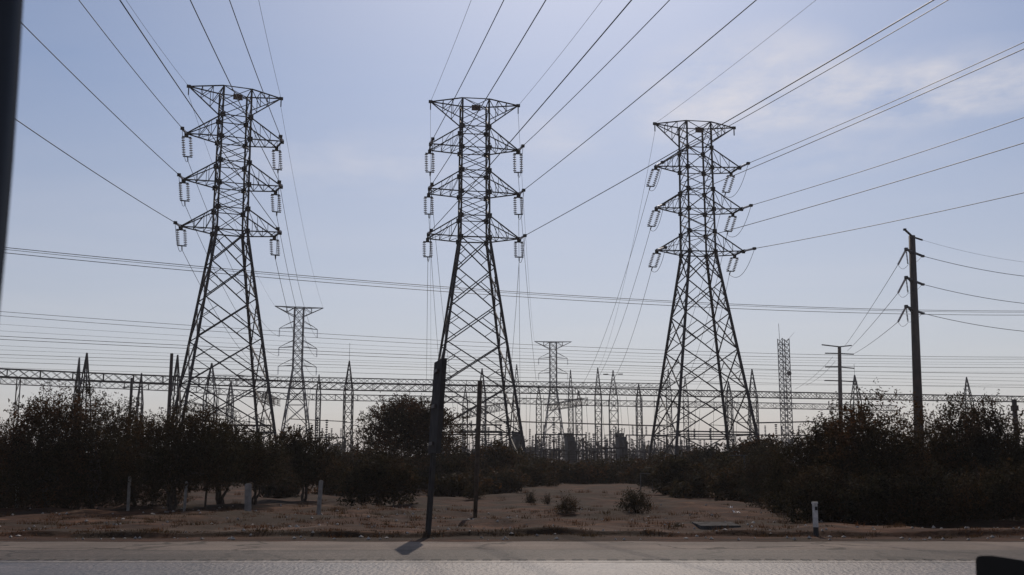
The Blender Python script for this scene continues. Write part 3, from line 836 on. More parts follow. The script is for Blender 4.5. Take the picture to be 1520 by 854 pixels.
def road_mat(name, c_lo, c_hi, rough, bump, sc, spec=0.2, cont=0.6):
    m = bpy.data.materials.new(name); m.use_nodes = True
    nt = m.node_tree; p = nt.nodes['Principled BSDF']; p.inputs['Roughness'].default_value = rough; p.inputs['Specular IOR Level'].default_value = spec; p.inputs['Specular Tint'].default_value = (1.0, 0.84, 0.72, 1)
    tc = nt.nodes.new('ShaderNodeTexCoord')
    def noise(scale, det, vec):
        n = nt.nodes.new('ShaderNodeTexNoise'); n.inputs['Scale'].default_value = scale; n.inputs['Detail'].default_value = det
        nt.links.new(vec, n.inputs['Vector']); return n.outputs['Fac']
    st = nt.nodes.new('ShaderNodeMapping'); st.inputs['Scale'].default_value = (0.10, 1.3, 1)
    nt.links.new(tc.outputs['Object'], st.inputs['Vector'])
    r = nt.nodes.new('ShaderNodeValToRGB'); r.color_ramp.elements[0].position = 0.3; r.color_ramp.elements[1].position = 0.7
    r.color_ramp.elements[0].color = (*c_lo, 1); r.color_ramp.elements[1].color = (*c_hi, 1)
    nt.links.new(noise(1.0, 5, st.outputs[0]), r.inputs['Fac'])
    sp = nt.nodes.new('ShaderNodeMapping'); sp.inputs['Scale'].default_value = (1, 0.4, 1)
    nt.links.new(tc.outputs['Object'], sp.inputs['Vector'])
    r2 = nt.nodes.new('ShaderNodeValToRGB'); r2.color_ramp.elements[0].position = 0.33; r2.color_ramp.elements[1].position = 0.68
    r2.color_ramp.elements[0].color = (1 - cont, 1 - cont, 1 - cont, 1); r2.color_ramp.elements[1].color = (1 + cont, 1 + cont, 1 + cont, 1)
    n1 = noise(sc, 9, sp.outputs[0]); n1.node.inputs['Roughness'].default_value = 0.8
    nt.links.new(n1, r2.inputs['Fac'])
    mx = nt.nodes.new('ShaderNodeMix'); mx.data_type = 'RGBA'; mx.blend_type = 'MULTIPLY'; mx.inputs[0].default_value = 1
    nt.links.new(r.outputs[0], mx.inputs[6]); nt.links.new(r2.outputs[0], mx.inputs[7])
    # oil, patches and cracks
    pt = nt.nodes.new('ShaderNodeValToRGB'); pt.color_ramp.elements[0].position = 0.40; pt.color_ramp.elements[1].position = 0.60
    pt.color_ramp.elements[0].color = (0.72, 0.72, 0.72, 1); pt.color_ramp.elements[1].color = (1.12, 1.1, 1.08, 1)
    nt.links.new(noise(0.35, 6, tc.outputs['Object']), pt.inputs['Fac'])
    vo = nt.nodes.new('ShaderNodeTexVoronoi'); vo.feature = 'DISTANCE_TO_EDGE'; vo.inputs['Scale'].default_value = 0.22
    wv = nt.nodes.new('ShaderNodeVectorMath'); wv.operation = 'MULTIPLY_ADD'; wn_ = nt.nodes.new('ShaderNodeTexNoise'); wn_.inputs['Scale'].default_value = 0.8; wn_.inputs['Detail'].default_value = 6
    nt.links.new(tc.outputs['Object'], wn_.inputs['Vector']); nt.links.new(wn_.outputs['Color'], wv.inputs[0]); wv.inputs[1].default_value = (2.5, 2.5, 0); nt.links.new(tc.outputs['Object'], wv.inputs[2])
    nt.links.new(wv.outputs[0], vo.inputs['Vector'])
    ck = nt.nodes.new('ShaderNodeValToRGB'); ck.color_ramp.elements[0].position = 0.006; ck.color_ramp.elements[1].position = 0.018
    ck.color_ramp.elements[0].color = (0.35, 0.35, 0.35, 1); ck.color_ramp.elements[1].color = (1, 1, 1, 1)
    nt.links.new(vo.outputs['Distance'], ck.inputs['Fac'])
    last = mx.outputs[2]
    for src_ in (pt.outputs[0], ck.outputs[0]):
        mm = nt.nodes.new('ShaderNodeMix'); mm.data_type = 'RGBA'; mm.blend_type = 'MULTIPLY'; mm.inputs[0].default_value = 1
        nt.links.new(last, mm.inputs[6]); nt.links.new(src_, mm.inputs[7]); last = mm.outputs[2]
    nt.links.new(last, p.inputs['Base Color'])
    bp = nt.nodes.new('ShaderNodeBump'); bp.inputs['Strength'].default_value = bump; bp.inputs['Distance'].default_value = 0.02
    nt.links.new(noise(sc * 1.6, 3, sp.outputs[0]), bp.inputs['Height']); nt.links.new(bp.outputs['Normal'], p.inputs['Normal'])
    return m
M['asphalt'] = road_mat('asphalt', (0.045, 0.035, 0.029), (0.080, 0.063, 0.053), 0.40, 1.0, 9.0, 0.30, 1.0)
M['asphalt_edge'] = road_mat('asphalt_edge', (0.052, 0.042, 0.036), (0.074, 0.060, 0.052), 0.7, 0.5, 9.0, 0.12, 0.6)
M['shoulder'] = road_mat('dusty_shoulder', (0.13, 0.104, 0.086), (0.17, 0.137, 0.115), 0.8, 0.4, 9.0, 0.1, 0.2)
M['faded_line'] = road_mat('faded_paint', (0.11, 0.10, 0.09), (0.20, 0.18, 0.16), 0.6, 0.4, 7.0)
M['groove'] = road_mat('milled_groove', (0.03, 0.03, 0.03), (0.045, 0.044, 0.042), 0.8, 0.4, 7.0)
def sheet(name, x0, x1, y0, y1, z, m):
    b = MB(); b.v = [Vector((x0, y0, z)), Vector((x1, y0, z)), Vector((x1, y1, z)), Vector((x0, y1, z))]; b.f = [(0, 1, 2, 3)]
    return b.build(name, m)
# ragged outer edge of the sealed shoulder
b = MB(); n = 900
for i in range(n + 1):
    x = -90 + 180 * i / n
    y = 27.75 + 0.08 * math.sin(x * 0.8) + 0.06 * math.sin(x * 2.3 + 1) + random.uniform(-0.05, 0.05)
    b.v += [Vector((x, -9, 0.008)), Vector((x, y, 0.008)), Vector((x, y + 0.04, -0.05))]
for i in range(n):
    a = i * 3; b.f += [(a, a + 3, a + 4, a + 1), (a + 1, a + 4, a + 5, a + 2)]
o = b.build('road_shoulder', 'shoulder'); tag(o, kind='structure')
o = sheet('road', -3000, 3000, -8, 22.4, 0.018, 'asphalt'); tag(o, kind='structure')
o = sheet('road_edge_strip', -3000, 3000, -7, 25.15, 0.014, 'asphalt_edge'); tag(o, kind='structure')
o = sheet('road_edge_line', -90, 90, 22.0, 22.2, 0.022, 'faded_line'); tag(o, kind='structure')
b = MB()
x = -25.0
while x < 25:
    y = 22.62 + random.uniform(-0.04, 0.04); l = random.uniform(0.16, 0.24)
    k = len(b.v); b.v += [Vector((x, y - 0.14, 0.022)), Vector((x + l, y - 0.15, 0.022)), Vector((x + l * 0.95, y + 0.14, 0.022)), Vector((x + 0.02, y + 0.15, 0.022))]; b.f.append((k, k + 1, k + 2, k + 3))
    x += 0.36 + random.uniform(-0.02, 0.02)
o = b.build('road_rumble_strip', 'groove'); tag(o, kind='structure')

# far hills
b = MB(); n = 120; hx = []
for i in range(n + 1):
    x = -1900 + 3800 * i / n
    h = 22 + 9 * math.sin(i * 0.21) + 6 * math.sin(i * 0.53 + 1) + 2.0 * math.sin(i * 1.9) + random.uniform(-1, 1)
    b.v += [Vector((x, 2300, -1)), Vector((x, 2420, h)), Vector((x, 2650, h * 0.6)), Vector((x, 2900, -1))]
for i in range(n):
    for k in range(3):
        a = i * 4 + k; b.f.append((a, a + 4, a + 5, a + 1))
M['hill'] = mat('far_scrub', (0.09, 0.075, 0.06), (0.05, 0.045, 0.036), 0.02, 0.95)
o = b.build('hills', 'hill', smooth=True); tag(o, kind='structure')

# ------------------------------------------------------------------ vegetation
def leaf_cloud(blobs, n_twig, per, size, tw_len, seed, droop=0.0):
    r = np.random.default_rng(seed)
    vol = np.array([b_[3] * b_[4] * b_[5] for b_ in blobs]) ** (2 / 3); vol = vol / vol.sum()
    which = r.choice(len(blobs), n_twig, p=vol)
    B = np.array(blobs)[which]
    d = r.normal(size=(n_twig, 3)); d /= np.linalg.norm(d, axis=1)[:, None]
    rad = r.uniform(0.15, 1.0, n_twig) ** 0.45
    lump = 1 + 0.18 * np.sin(d[:, 0] * 5 + which) * np.cos(d[:, 2] * 4 + which * 2) 
    p = B[:, :3] + d * B[:, 3:6] * (rad * lump)[:, None]
    out = d * np.array([1, 1, 0.8]) + r.normal(scale=0.45, size=(n_twig, 3)); out[:, 2] += 0.25 - droop
    out /= np.linalg.norm(out, axis=1)[:, None]
    tl = tw_len * r.uniform(0.5, 1.4, n_twig)
    # leaves along each twig
    u = r.uniform(0, 1, (n_twig, per))
    c = p[:, None, :] + out[:, None, :] * (u * tl[:, None])[..., None] + r.normal(scale=size * 0.7, size=(n_twig, per, 3))
    c = c.reshape(-1, 3); n = len(c)
    c = c[c[:, 2] > 0.02]; n = len(c)
    a = r.normal(size=(n, 3)); a /= np.linalg.norm(a, axis=1)[:, None]
    t = r.normal(size=(n, 3)); bb = np.cross(a, t); bb /= np.linalg.norm(bb, axis=1)[:, None]
    s = size * r.uniform(0.5, 1.4, n)
    A, Bv = a * (s * 0.85)[:, None], bb * (s * 0.30)[:, None]
    co = np.stack([c - A, c + Bv - A * 0.1, c + A, c - Bv - A * 0.1], 1).reshape(-1, 3)
    return co, np.arange(n * 4).reshape(-1, 4)

def trunk_mesh(stems, r0):
    b = MB()
    for st in stems:
        n = len(st); b.tube(st, [r0 * (1 - 0.8 * i / (n - 1)) for i in range(n)], 7)
    return b

def wiggle(p, q, n=5, a=0.12):
    p, q = Vector(p), Vector(q); L = (q - p).length
    return [p.lerp(q, i / n) + (Vector((random.uniform(-1, 1), random.uniform(-1, 1), random.uniform(-0.4, 0.4))) * a * L * (0.5 if 0 < i < n else 0)) for i in range(n + 1)]

def plant(name, cat, px, d, w, h, label, leaf, group=None, base_h=0.0, seed=0, dens=1.0, size=0.15, dep=None, trunk=True, shape='round', lean=0.0, tw=0.45, nblob=7):
    """w, h in metres; crown from base_h to h"""
    r = random.Random(seed + 100)
    p = gnd(px, d); p.z = float(hgt(np.array(p.x), np.array(p.y)))
    t = empty(name, p, 0, label, cat, group)
    dep = dep or w * 0.8
    blobs = []
    ch = h - base_h
    for k in range(nblob):
        if shape == 'round':
            x = r.uniform(-0.36, 0.36) * w; y = r.uniform(-0.3, 0.3) * dep
            edge = 1 - (abs(x) / (0.55 * w)) ** 2
            sz = r.uniform(0.24, 0.36) * ch * (0.6 + 0.5 * edge)
            z = base_h + r.uniform(0.22, 0.95) * (ch * edge) - sz * 0.6
            z = max(z, base_h + sz * 0.7)
        else:                                            # umbrella crown
            x = r.uniform(-0.38, 0.38) * w; y = r.uniform(-0.3, 0.3) * dep
            edge = 1 - (abs(x) / (0.62 * w)) ** 2
            sz = 0.3 * ch; z = base_h + ch * (0.18 + 0.5 * edge * r.uniform(0.7, 1.1))
        blobs.append((x + lean * z, y, z, r.uniform(0.17, 0.27) * w, r.uniform(0.17, 0.27) * dep, max(sz, 0.15)))
    blobs.append((lean * h * 0.5, 0, base_h + ch * 0.42, 0.42 * w, 0.38 * dep, 0.42 * ch))
    area = w * ch
    ntw = int(dens * area * 30 * (0.15 / size) ** 1.6 ) + 30
    co_, q_ = leaf_cloud(blobs, ntw, 15, size, tw, seed)
    zt = np.percentile(co_[:, 2], 99.6); xl, xr = np.percentile(co_[:, 0], (1, 99))
    co_[:, 2] = np.where(co_[:, 2] > base_h, base_h + (co_[:, 2] - base_h) * (h - base_h) / (zt - base_h), co_[:, 2])
    co_[:, 0] *= w / (xr - xl)
    keep = co_.reshape(-1, 4, 3)[:, 0, 2] > base_h * 0.85
    co_ = co_.reshape(-1, 4, 3)[keep].reshape(-1, 3); q_ = np.arange(len(co_)).reshape(-1, 4)
    np_mesh('crown', co_, q_, M[leaf], t)
    if trunk:
        st = []
        n_st = 3 if shape == 'round' else 2
        for k in range(n_st):
            bx = r.uniform(-0.06, 0.06) * w
            mid = Vector((bx + lean * h * 0.4 + r.uniform(-0.1, 0.1) * w, r.uniform(-0.08, 0.08) * dep, base_h + ch * 0.25))
            st.append(wiggle((bx * 0.5, 0, -0.1), mid, 5))
            for j in range(3):
                bl = blobs[r.randrange(len(blobs))]
                st.append([v for v in wiggle(mid, Vector(bl[:3]), 4)])
        b = trunk_mesh(st, 0.045 * (w + h) ** 0.6 * 0.55)
        b.build('trunk', 'bark', t)
    else:
        st = [wiggle((0, 0, -0.05), (r.uniform(-0.3, 0.3) * w, r.uniform(-0.3, 0.3) * dep, h * r.uniform(0.6, 0.95)), 4) for _ in range(7)]
        trunk_mesh(st, 0.012 * (1 + h * 0.5)).build('stem', 'bark', t)
    return t

def px_w(wpx, d): return wpx * d / F
def px_h(ytop, d): return at(760, ytop, d).z
GT = 'dark thorn trees along the verge'
# left thicket
lefts = [  # px, d, width px, ytop, leaf, base_h, label
 (-15, 46, 110, 622, 'leaf_grey', 0.0, 'dark bushy tree cut off by the left picture edge'),
 (72, 44, 150, 584, 'leaf_brown', 0.0, 'broad brownish topped thorn tree, second from the left edge'),
 (140, 45.5, 150, 578, 'leaf_olive', 0.1, 'tallest tree of the left thicket, below the pair of lattice spires'),
 (205, 47, 130, 600, 'leaf_olive', 0.0, 'thorn tree of the left thicket beneath the solid dark post'),
 (262, 44, 170, 604, 'leaf_olive', 0.9, 'leaning thorn tree at the right end of the left thicket'),
 (332, 47, 150, 632, 'leaf_olive', 1.1, 'lower dark tree in front of the left legs of the left pylon'),
 (378, 49, 110, 662, 'leaf_grey', 1.0, 'small dark tree under the right leg of the left pylon'),
]
for k, (px, d, wp, yt, lf, bh, lb) in enumerate(lefts):
    d += 2.0
    plant('thorn_tree', 'tree', px, d, px_w(wp, d) * 1.0, px_h(yt, d), lb, lf, GT, bh, seed=11 + k, dens=1.2, size=0.062)
plant('bush', 'bush', 452, 56, px_w(104, 56), px_h(634, 56), 'rounded dark bush midway between the left pylon and the dark lattice column', 'leaf_olive', 'large dark bushes', 1.0, seed=31, dens=1.4, size=0.095)
plant('bush', 'bush', 562, 50, px_w(110, 50), px_h(672, 50), 'wide dark bush low in front of the lone round tree', 'leaf_olive', 'large dark bushes', 0.0, seed=32, dens=1.4, size=0.095)
plant('acacia_tree', 'tree', 594, 78, px_w(150, 78), px_h(588, 78), 'lone round spreading tree left of the edge-on sign', 'leaf_brown', None, 1.6, seed=33, dens=1.25, size=0.12, tw=0.8, nblob=12, shape='umbrella', lean=0.12)
# right thicket
rights = [
 (1138, 50, 70, 655, 'leaf_grey', 'low grey bushy tree at the left end of the right thicket'),
 (1190, 42, 110, 632, 'leaf_olive', 'dark tree of the right thicket just left of the white marker post'),
 (1245, 41, 120, 612, 'leaf_olive', 'dark tree of the right thicket below the small brown pole'),
 (1305, 39, 130, 590, 'leaf_brown', 'tall brownish topped tree left of the tall brown pole'),
 (1365, 40, 120, 606, 'leaf_brown', 'dark tree of the right thicket at the foot of the tall brown pole'),
 (1425, 41, 100, 592, 'leaf_olive', 'tree of the right thicket with a ragged top right of the tall pole'),
 (1472, 40, 100, 590, 'leaf_grey', 'ragged dark tree near the right edge beneath the last spire'),
 (1530, 39, 110, 612, 'leaf_olive', 'dark tree cut off by the right picture edge'),
]
for k, (px, d, wp, yt, lf, lb) in enumerate(rights):
    plant('thorn_tree', 'tree', px, d, px_w(wp, d) * 1.05, px_h(yt, d), lb, lf, GT, 0.0, seed=51 + k, dens=1.2, size=0.062)
for k, (px, d, wp, yt, lb) in enumerate(((1215, 37.5, 120, 690, 'low dark undergrowth bush right behind the white marker post'), (1300, 36.5, 130, 695, 'low bush before the tall brownish tree'), (1385, 36.5, 130, 690, 'low bush before the foot of the tall brown pole'), (1470, 36.5, 130, 690, 'low bush before the ragged trees near the right edge'))):
    plant('bush', 'bush', px, d, px_w(wp, d), px_h(yt, d), lb, 'leaf_olive', 'low bushes in front of the right thicket', 0.0, seed=71 + k, dens=1.3, size=0.075, trunk=False)
# hedge of scrub in front of the substation
far = [(500, 88, 70, 668), (545, 92, 80, 664), (610, 95, 80, 668), (655, 96, 80, 672), (690, 92, 60, 668), (732, 90, 80, 655), (770, 98, 60, 668), (805, 98, 80, 681), (850, 100, 80, 684), (895, 101, 80, 683), (935, 100, 70, 680), (975, 98, 70, 672), (1045, 96, 80, 664), (1090, 90, 80, 660), (1125, 78, 70, 652)]
far += [(640, 76, 60, 690), (672, 80, 50, 684), (742, 78, 56, 694), (1062, 76, 60, 688), (1105, 66, 60, 682), (420, 80, 60, 680), (1000, 84, 50, 684)]
far += [(668, 62, 46, 702), (700, 66, 50, 698), (752, 70, 60, 696), (786, 86, 56, 688), (505, 66, 60, 690), (420, 62, 56, 694), (1030, 60, 60, 700), (1095, 56, 66, 690), (975, 82, 44, 692)]
words = ['far scrub bush behind the dark lattice column', 'far scrub bush behind the wide dark bush', 'far scrub bush left of the edge-on sign', 'far scrub bush right behind the edge-on sign', 'far scrub bush left of the thin dark pole', 'brown scrub bush right of the thin dark pole',
         'far scrub bush under the right legs of the middle pylon', 'far scrub bush below the long thin busbar, leftmost', 'far scrub bush below the palest pylon', 'far scrub bush below the floodlight spire', 'far scrub bush above the clump in the bare ground', 'far scrub bush at the left leg of the right pylon', 'far scrub bush between the legs of the right pylon', 'far scrub bush at the right leg of the right pylon', 'scrub bush joining the right thicket', 'nearer scrub bush just right of the sign panel', 'nearer scrub bush between the sign and the thin dark pole', 'nearer scrub bush just right of the thin dark pole', 'nearer scrub bush under the right pylon, left of the thin stemmed tree', 'nearer scrub bush behind the pale pipe post', 'scrub bush at the right foot of the left pylon', 'scrub bush just left of the dark tree before the right pylon',
         'low scrub bush between the sign foot and the thin dark pole', 'low scrub bush right behind the thin dark pole', 'low scrub bush behind the tiny dark bush, right of the thin dark pole', 'low scrub bush at the left end of the far edge of the bare earth', 'low scrub bush between the rounded bush and the wide dark bush', 'low scrub bush behind the thick grey concrete post',
         'low scrub bush at the upper right edge of the bare earth', 'low scrub bush beside the white litter before the right thicket', 'low scrub bush behind the short pale rail']
for k, ((px, d, wp, yt), lb) in enumerate(zip(far, words)):
    plant('scrub_bush', 'bush', px, d, px_w(wp * 1.25, d), px_h(yt, d), lb, ('leaf_grey', 'leaf_olive', 'leaf_brown')[k % 3], 'scrub bushes in front of the substation', 0.0, seed=91 + k, dens=1.3, size=0.16, trunk=False)
plant('thorn_tree', 'tree', 1010, 66, px_w(80, 66), px_h(676, 66), 'dark tree low before the right pylon, between its legs', 'leaf_olive', GT, 0.1, seed=121, dens=1.5, size=0.16)
plant('thorn_tree', 'tree', 1078, 70, px_w(60, 70), px_h(672, 70), 'thin stemmed small tree before the right leg of the right pylon', 'leaf_olive', GT, 0.9, seed=122, dens=1.2, size=0.16)
small = [(841, 41.5, 34, 731, 'small round bush alone on the bare earth, left of a pair'), (943, 42.5, 46, 724, 'wider round bush alone on the bare earth, right of a pair'), (786, 52, 18, 728, 'tiny dark bush on bare earth left of the pair of round bushes'),
         (812, 49, 16, 735, 'tiny pale weed bush left of the small round bush'), (705, 58, 30, 716, 'small dark bush behind the thin dark pole'), (1002, 33.5, 16, 776, 'tiny weed clump near the concrete slab')]
for k, (px, d, wp, yt, lb) in enumerate(small):
    plant('bush', 'bush', px, d, px_w(wp, d), px_h(yt, d), lb, 'leaf_brown' if k in (0, 3) else 'leaf_olive', 'small bushes on the bare earth', 0.0, seed=131 + k, dens=1.3, size=0.05, trunk=False, tw=0.42, nblob=9)

# wooded strip far behind the yard that reads as one mass
bl = [(x, 285 + 10 * math.sin(x * 0.07), 2.8 + 0.9 * math.sin(x * 0.11) + 0.6 * math.sin(x * 0.31 + 1), 6.5, 5.0, 3.9 + 0.9 * math.sin(x * 0.19 + 2)) for x in range(-190, 200, 6)]
co_, q_ = leaf_cloud(bl, 2600, 9, 0.75, 1.2, 777)
tag(np_mesh('far_woods', co_, q_, M['leaf_grey']), kind='stuff')

# dry grass of the verge
def grass(name, spots, label_kind):
    r = np.random.default_rng(5)
    cs = []
    for (x0, x1, y0, y1, n, hh, clump) in spots:
        nc = max(1, n // clump)
        cx = r.uniform(x0, x1, nc); cy = r.uniform(y0, y1, nc); sc = r.uniform(0.4, 1.3, nc)
        ox = np.repeat(cx, clump) + r.normal(scale=0.13, size=nc * clump); oy = np.repeat(cy, clump) + r.normal(scale=0.1, size=nc * clump)
        hh_ = hh * np.repeat(sc, clump) * r.uniform(0.4, 1.2, nc * clump)
        cs.append(np.stack([ox, oy, hh_], 1))
    c = np.concatenate(cs); n = len(c)
    z = hgt(c[:, 0], c[:, 1]); base = np.stack([c[:, 0], c[:, 1], z - 0.02], 1)
    ang = r.uniform(0, 2 * np.pi, n); wv = np.stack([np.cos(ang), np.sin(ang), np.zeros(n)], 1) * 0.012
    tipv = base + np.stack([r.normal(scale=0.35, size=n) * c[:, 2], r.normal(scale=0.35, size=n) * c[:, 2], c[:, 2]], 1)
    co_ = np.stack([base - wv, base + wv, tipv + wv * 0.2, tipv - wv * 0.2], 1).reshape(-1, 3)
    o = np_mesh(name, co_, np.arange(n * 4).reshape(-1, 4), M['dry_grass']); tag(o, kind='stuff')
    return o
grass('dry_grass', [(-19, 19, 29.5, 30.2, 7000, 0.08, 30), (-20, 20, 31, 46, 13000, 0.13, 28), (-25, 25, 44, 70, 3500, 0.2, 40), (-17, -2, 31, 42, 3000, 0.1, 30)], None)

# pebbles and clods
def pebbles():
    r = np.random.default_rng(9); n = 420
    y = 28.3 + r.random(n) ** 1.6 * 20; x = r.uniform(-0.5, 0.5, n) * y * 1.0
    s = r.uniform(0.02, 0.075, n)
    base = np.array([(1, 0, 0), (-1, 0, 0), (0, 1, 0), (0, -1, 0), (0, 0, 0.8), (0, 0, -0.6)], float)
    V, Q = [], []
    for i in range(n):
        k = base * s[i] * r.uniform(0.6, 1.3, (6, 1)); a = r.uniform(0, 6.3); c_, s_ = math.cos(a), math.sin(a)
        k = np.stack([k[:, 0]*c_ - k[:, 1]*s_, k[:, 0]*s_ + k[:, 1]*c_, k[:, 2]], 1)
        k += np.array([x[i], y[i], float(hgt(np.array(x[i]), np.array(y[i]))) + s[i] * 0.3])
        V += [tuple(v) for v in k]; o_ = i * 6
        for f in ((0, 2, 4), (2, 1, 4), (1, 3, 4), (3, 0, 4), (2, 0, 5), (1, 2, 5), (3, 1, 5), (0, 3, 5)): Q.append(tuple(o_ + j for j in f))
    b = MB(); b.v = [Vector(v) for v in V]; b.f = Q
    tag(b.build('pebbles', 'stone'), kind='stuff')
pebbles()

# ------------------------------------------------------------------ roadside things
# road sign seen edge-on
def road_sign():
    base = at_z(635, 796, 0.0); d = base.y
    top = at(653, 535, d); H = top.z
    lean = math.atan2(top.x - base.x, H)
    t = empty('road_sign', base, R(3), 'tall road sign on two posts seen almost edge-on beside the road', 'road sign')
    t.rotation_euler = (0, lean, R(12.5))
    h = math.hypot(H, top.x - base.x)
    for y in (-0.22, 0.22):
        MB().bar((0, y, -0.2), (0, y, h - 0.1), 0.085).build('post', 'sign_metal', t)
    for z in (h - 2.3, h - 1.28, h - 0.3): MB().box((-0.085, 0, z), (0.05, 0.62, 0.09)).build('bracket', 'pole_steel', t)
    b = MB(); b.box((0.02, 0, h - 1.28), (0.13, 1.5, 2.56)); b.build('panel', 'sign_metal', t)
road_sign()
p = at_z(705, 766, 0.0); top = at(712.5, 566, p.y)
o = MB().tube([(0, 0, -0.3), (top.x - p.x, 0, top.z)], [0.075, 0.095], 8).build('wooden_pole', 'wood', smooth=True); o.location = p
tag(o, 'thin dark wooden pole standing on the verge right of the edge-on sign', 'pole')

# white marker post with black foot
p = at_z(1211.5, 796, 0.0)
t = empty('marker_post', p, R(8), 'short white marker post with a black foot at the edge of the road', 'marker post')
def octo(z0, z1, r0, r1): return MB().tube([(0, 0, z0), (0, 0, z1)], [r0, r1], 8)
octo(-0.1, 0.24, 0.075, 0.075).build('foot', 'black_paint', t)
b = octo(0.24, 0.86, 0.077, 0.077); b.tube([(0, 0, 0.86), (0, 0, 0.91)], [0.095, 0.09], 8); b.build('shaft', 'white_paint', t)
MB().box((0, -0.082, 0.74), (0.07, 0.012, 0.1)).build('reflector', 'concrete_old', t)

# fence posts in the thicket
for px, yt, yb, wpx, lb in ((25, 702, 757, 4, 'pale fence post under the trees at the left edge'), (190, 708, 757, 4, 'pale fence post under the middle of the left thicket'), (273.5, 716, 759, 3, 'pale thin fence post right of the leaning tree trunk'),
        (368, 719, 760, 7, 'thick grey concrete fence post below the left pylon'), (473, 714, 762, 5, 'pale fence post before the rounded dark bush'), (304, 716, 756, 3, 'dark fence post between the thin pale one and the concrete one')):
    p = at_z(px, yb, 0.0); H = at(px, yt, p.y).z; w = wpx * p.y / F
    o = MB().bar((0, 0, -0.1), (0, 0, H), w).bar((0, 0, H), (0, 0, H + 0.03), w * 0.7).build('fence_post', 'wood' if px == 304 else 'concrete'); o.location = p; o.rotation_euler = (random.uniform(-0.04, 0.04), random.uniform(-0.06, 0.06), random.uniform(-0.5, 0.5))
    tag(o, lb, 'fence post', 'fence posts along the verge')
# white pipe posts before the right pylon
p = gnd(1105, 62); H = at(1105, 676, 62).z
o = MB().bar((0, 0, 0), (0, 0, H), 0.09).bar((-0.9, 0, H), (0.75, 0, H), 0.05).build('pipe_post', 'concrete_old'); o.location = p
tag(o, 'pale pipe post with crossbar before the right leg of the right pylon', 'post')
p = gnd(959, 75); H = at(959, 703, 75).z
o = MB().bar((-0.45, 0, H), (0.5, 0, H), 0.07).bar((-0.4, 0, 0), (-0.4, 0, H), 0.06).bar((0.4, 0, 0), (0.4, 0, H), 0.06).build('low_rail', 'concrete_old'); o.location = p
tag(o, 'short pale rail at the back of the bare earth', 'rail')

# block wall of the substation behind the scrub
for x0, x1, d0, d1, lb in ((480, 1160, 124, 132, 'long dark block wall behind the scrub in front of the substation'),):
    p, q = gnd(x0, d0), gnd(x1, d1)
    D = q - p
    t = empty('block_wall', p, 0, lb, 'wall')
    MB().bar((0, 0, 0.85), D + Vector((0, 0, 0.85)), 0.2, 1.9).build('panel', 'wall_block', t)
    n = 24
    b = MB()
    for k in range(n + 1): b.bar(D * (k / n), D * (k / n) + Vector((0, 0, 2.9)), 0.16)
    for z in (2.2, 2.5, 2.8): b.bar(Vector((0, 0, z)), D + Vector((0, 0, z)), 0.03)
    b.build('fence_top', 'steel', t)

# concrete slab and culvert at the right of the bare earth, grey slab at far left
def slab(px0, px1, yb, yt, h, label):
    a, b_ = at_z(px0, yb, 0), at_z(px1, yb, 0); dep = at_z(px0, yt, 0).y - a.y
    c = (a + b_) / 2; w = (b_ - a).length
    o = MB(); n = 14
    for i in range(n + 1):
        x = -w / 2 + w * i / n
        e0, e1 = random.uniform(-0.05, 0.05), random.uniform(-0.08, 0.08)
        o.v += [Vector((x, e0, -0.1)), Vector((x, e0, h)), Vector((x, dep + e1, h + 0.03)), Vector((x, dep + e1, -0.1))]
    for i in range(n):
        for k in range(3): a_ = i * 4 + k; o.f.append((a_, a_ + 4, a_ + 5, a_ + 1))
    o.f += [(0, 1, 2, 3), (n * 4 + 3, n * 4 + 2, n * 4 + 1, n * 4)]
    ob = o.build('concrete_slab', 'concrete_old'); ob.location = c
    return tag(ob, label, 'concrete slab')
slab(1040, 1100, 784, 779.5, 0.07, 'low grey concrete slab on the verge below the right pylon')

# litter
for px, py, w, lb in ((1082, 743, 0.30, 'scrap of white litter on the slope, highest of three'), (1084, 753, 0.22, 'scrap of white litter on the slope, middle of three'), (1094, 763, 0.30, 'scrap of white litter on the slope, lowest of three'), (610, 722, 0.5, 'pale scrap of litter under the wide dark bush'), (1180, 752, 0.2, 'scrap of white litter left of the white marker post')):
    p = at_z(px, py, 0.03); p.z = float(hgt(np.array(p.x), np.array(p.y))) + 0.02
    b = MB(); k = 5
    for i in range(k + 1):
        x = (i / k - 0.5) * w; b.v += [Vector((x, random.uniform(-0.1, 0), random.uniform(0, 0.09))), Vector((x, random.uniform(0.05, 0.18), random.uniform(0.02, 0.14)))]
    for i in range(k): b.f.append((i * 2, i * 2 + 2, i * 2 + 3, i * 2 + 1))
    o = b.build('litter_scrap', 'litter'); o.location = p; tag(o, lb, 'litter', 'white litter on the verge')

# ------------------------------------------------------------------ the car the view is taken from
car = empty('car', (0, 0.7, 0), 0, 'dark car the view is taken from, showing a window pillar and mirror corner', 'car')
# window pillar: leaning dark column with rounded section; its right edge runs through these pixels
edge = [(44, -60), (35, 0), (28, 120), (20, 240), (10, 360), (2, 440), (-8, 540), (-22, 680), (-36, 800)]
b = MB(); D0 = 0.62
rows = []
for px, py in edge:
    e = at(px, py, D0); rows.append(e - car.location)
sec = [(0.0, 0.0), (-0.006, -0.012), (-0.03, -0.02), (-0.075, -0.02), (-0.085, 0.0), (-0.1, 0.05), (-0.055, 0.05), (-0.025, 0.03)]
for e in rows:
    for sx, sy in sec: b.v.append(Vector((e.x + sx, e.y + sy, e.z)))
ns = len(sec)
for i in range(len(rows) - 1):
    for k in range(ns):
        k2 = (k + 1) % ns; b.f.append((i * ns + k, i * ns + k2, (i + 1) * ns + k2, (i + 1) * ns + k))
b.f.append(tuple(range(ns))); b.f.append(tuple((len(rows) - 1) * ns + k for k in reversed(range(ns))))
b.build('window_pillar', 'car_dark', car, smooth=True)
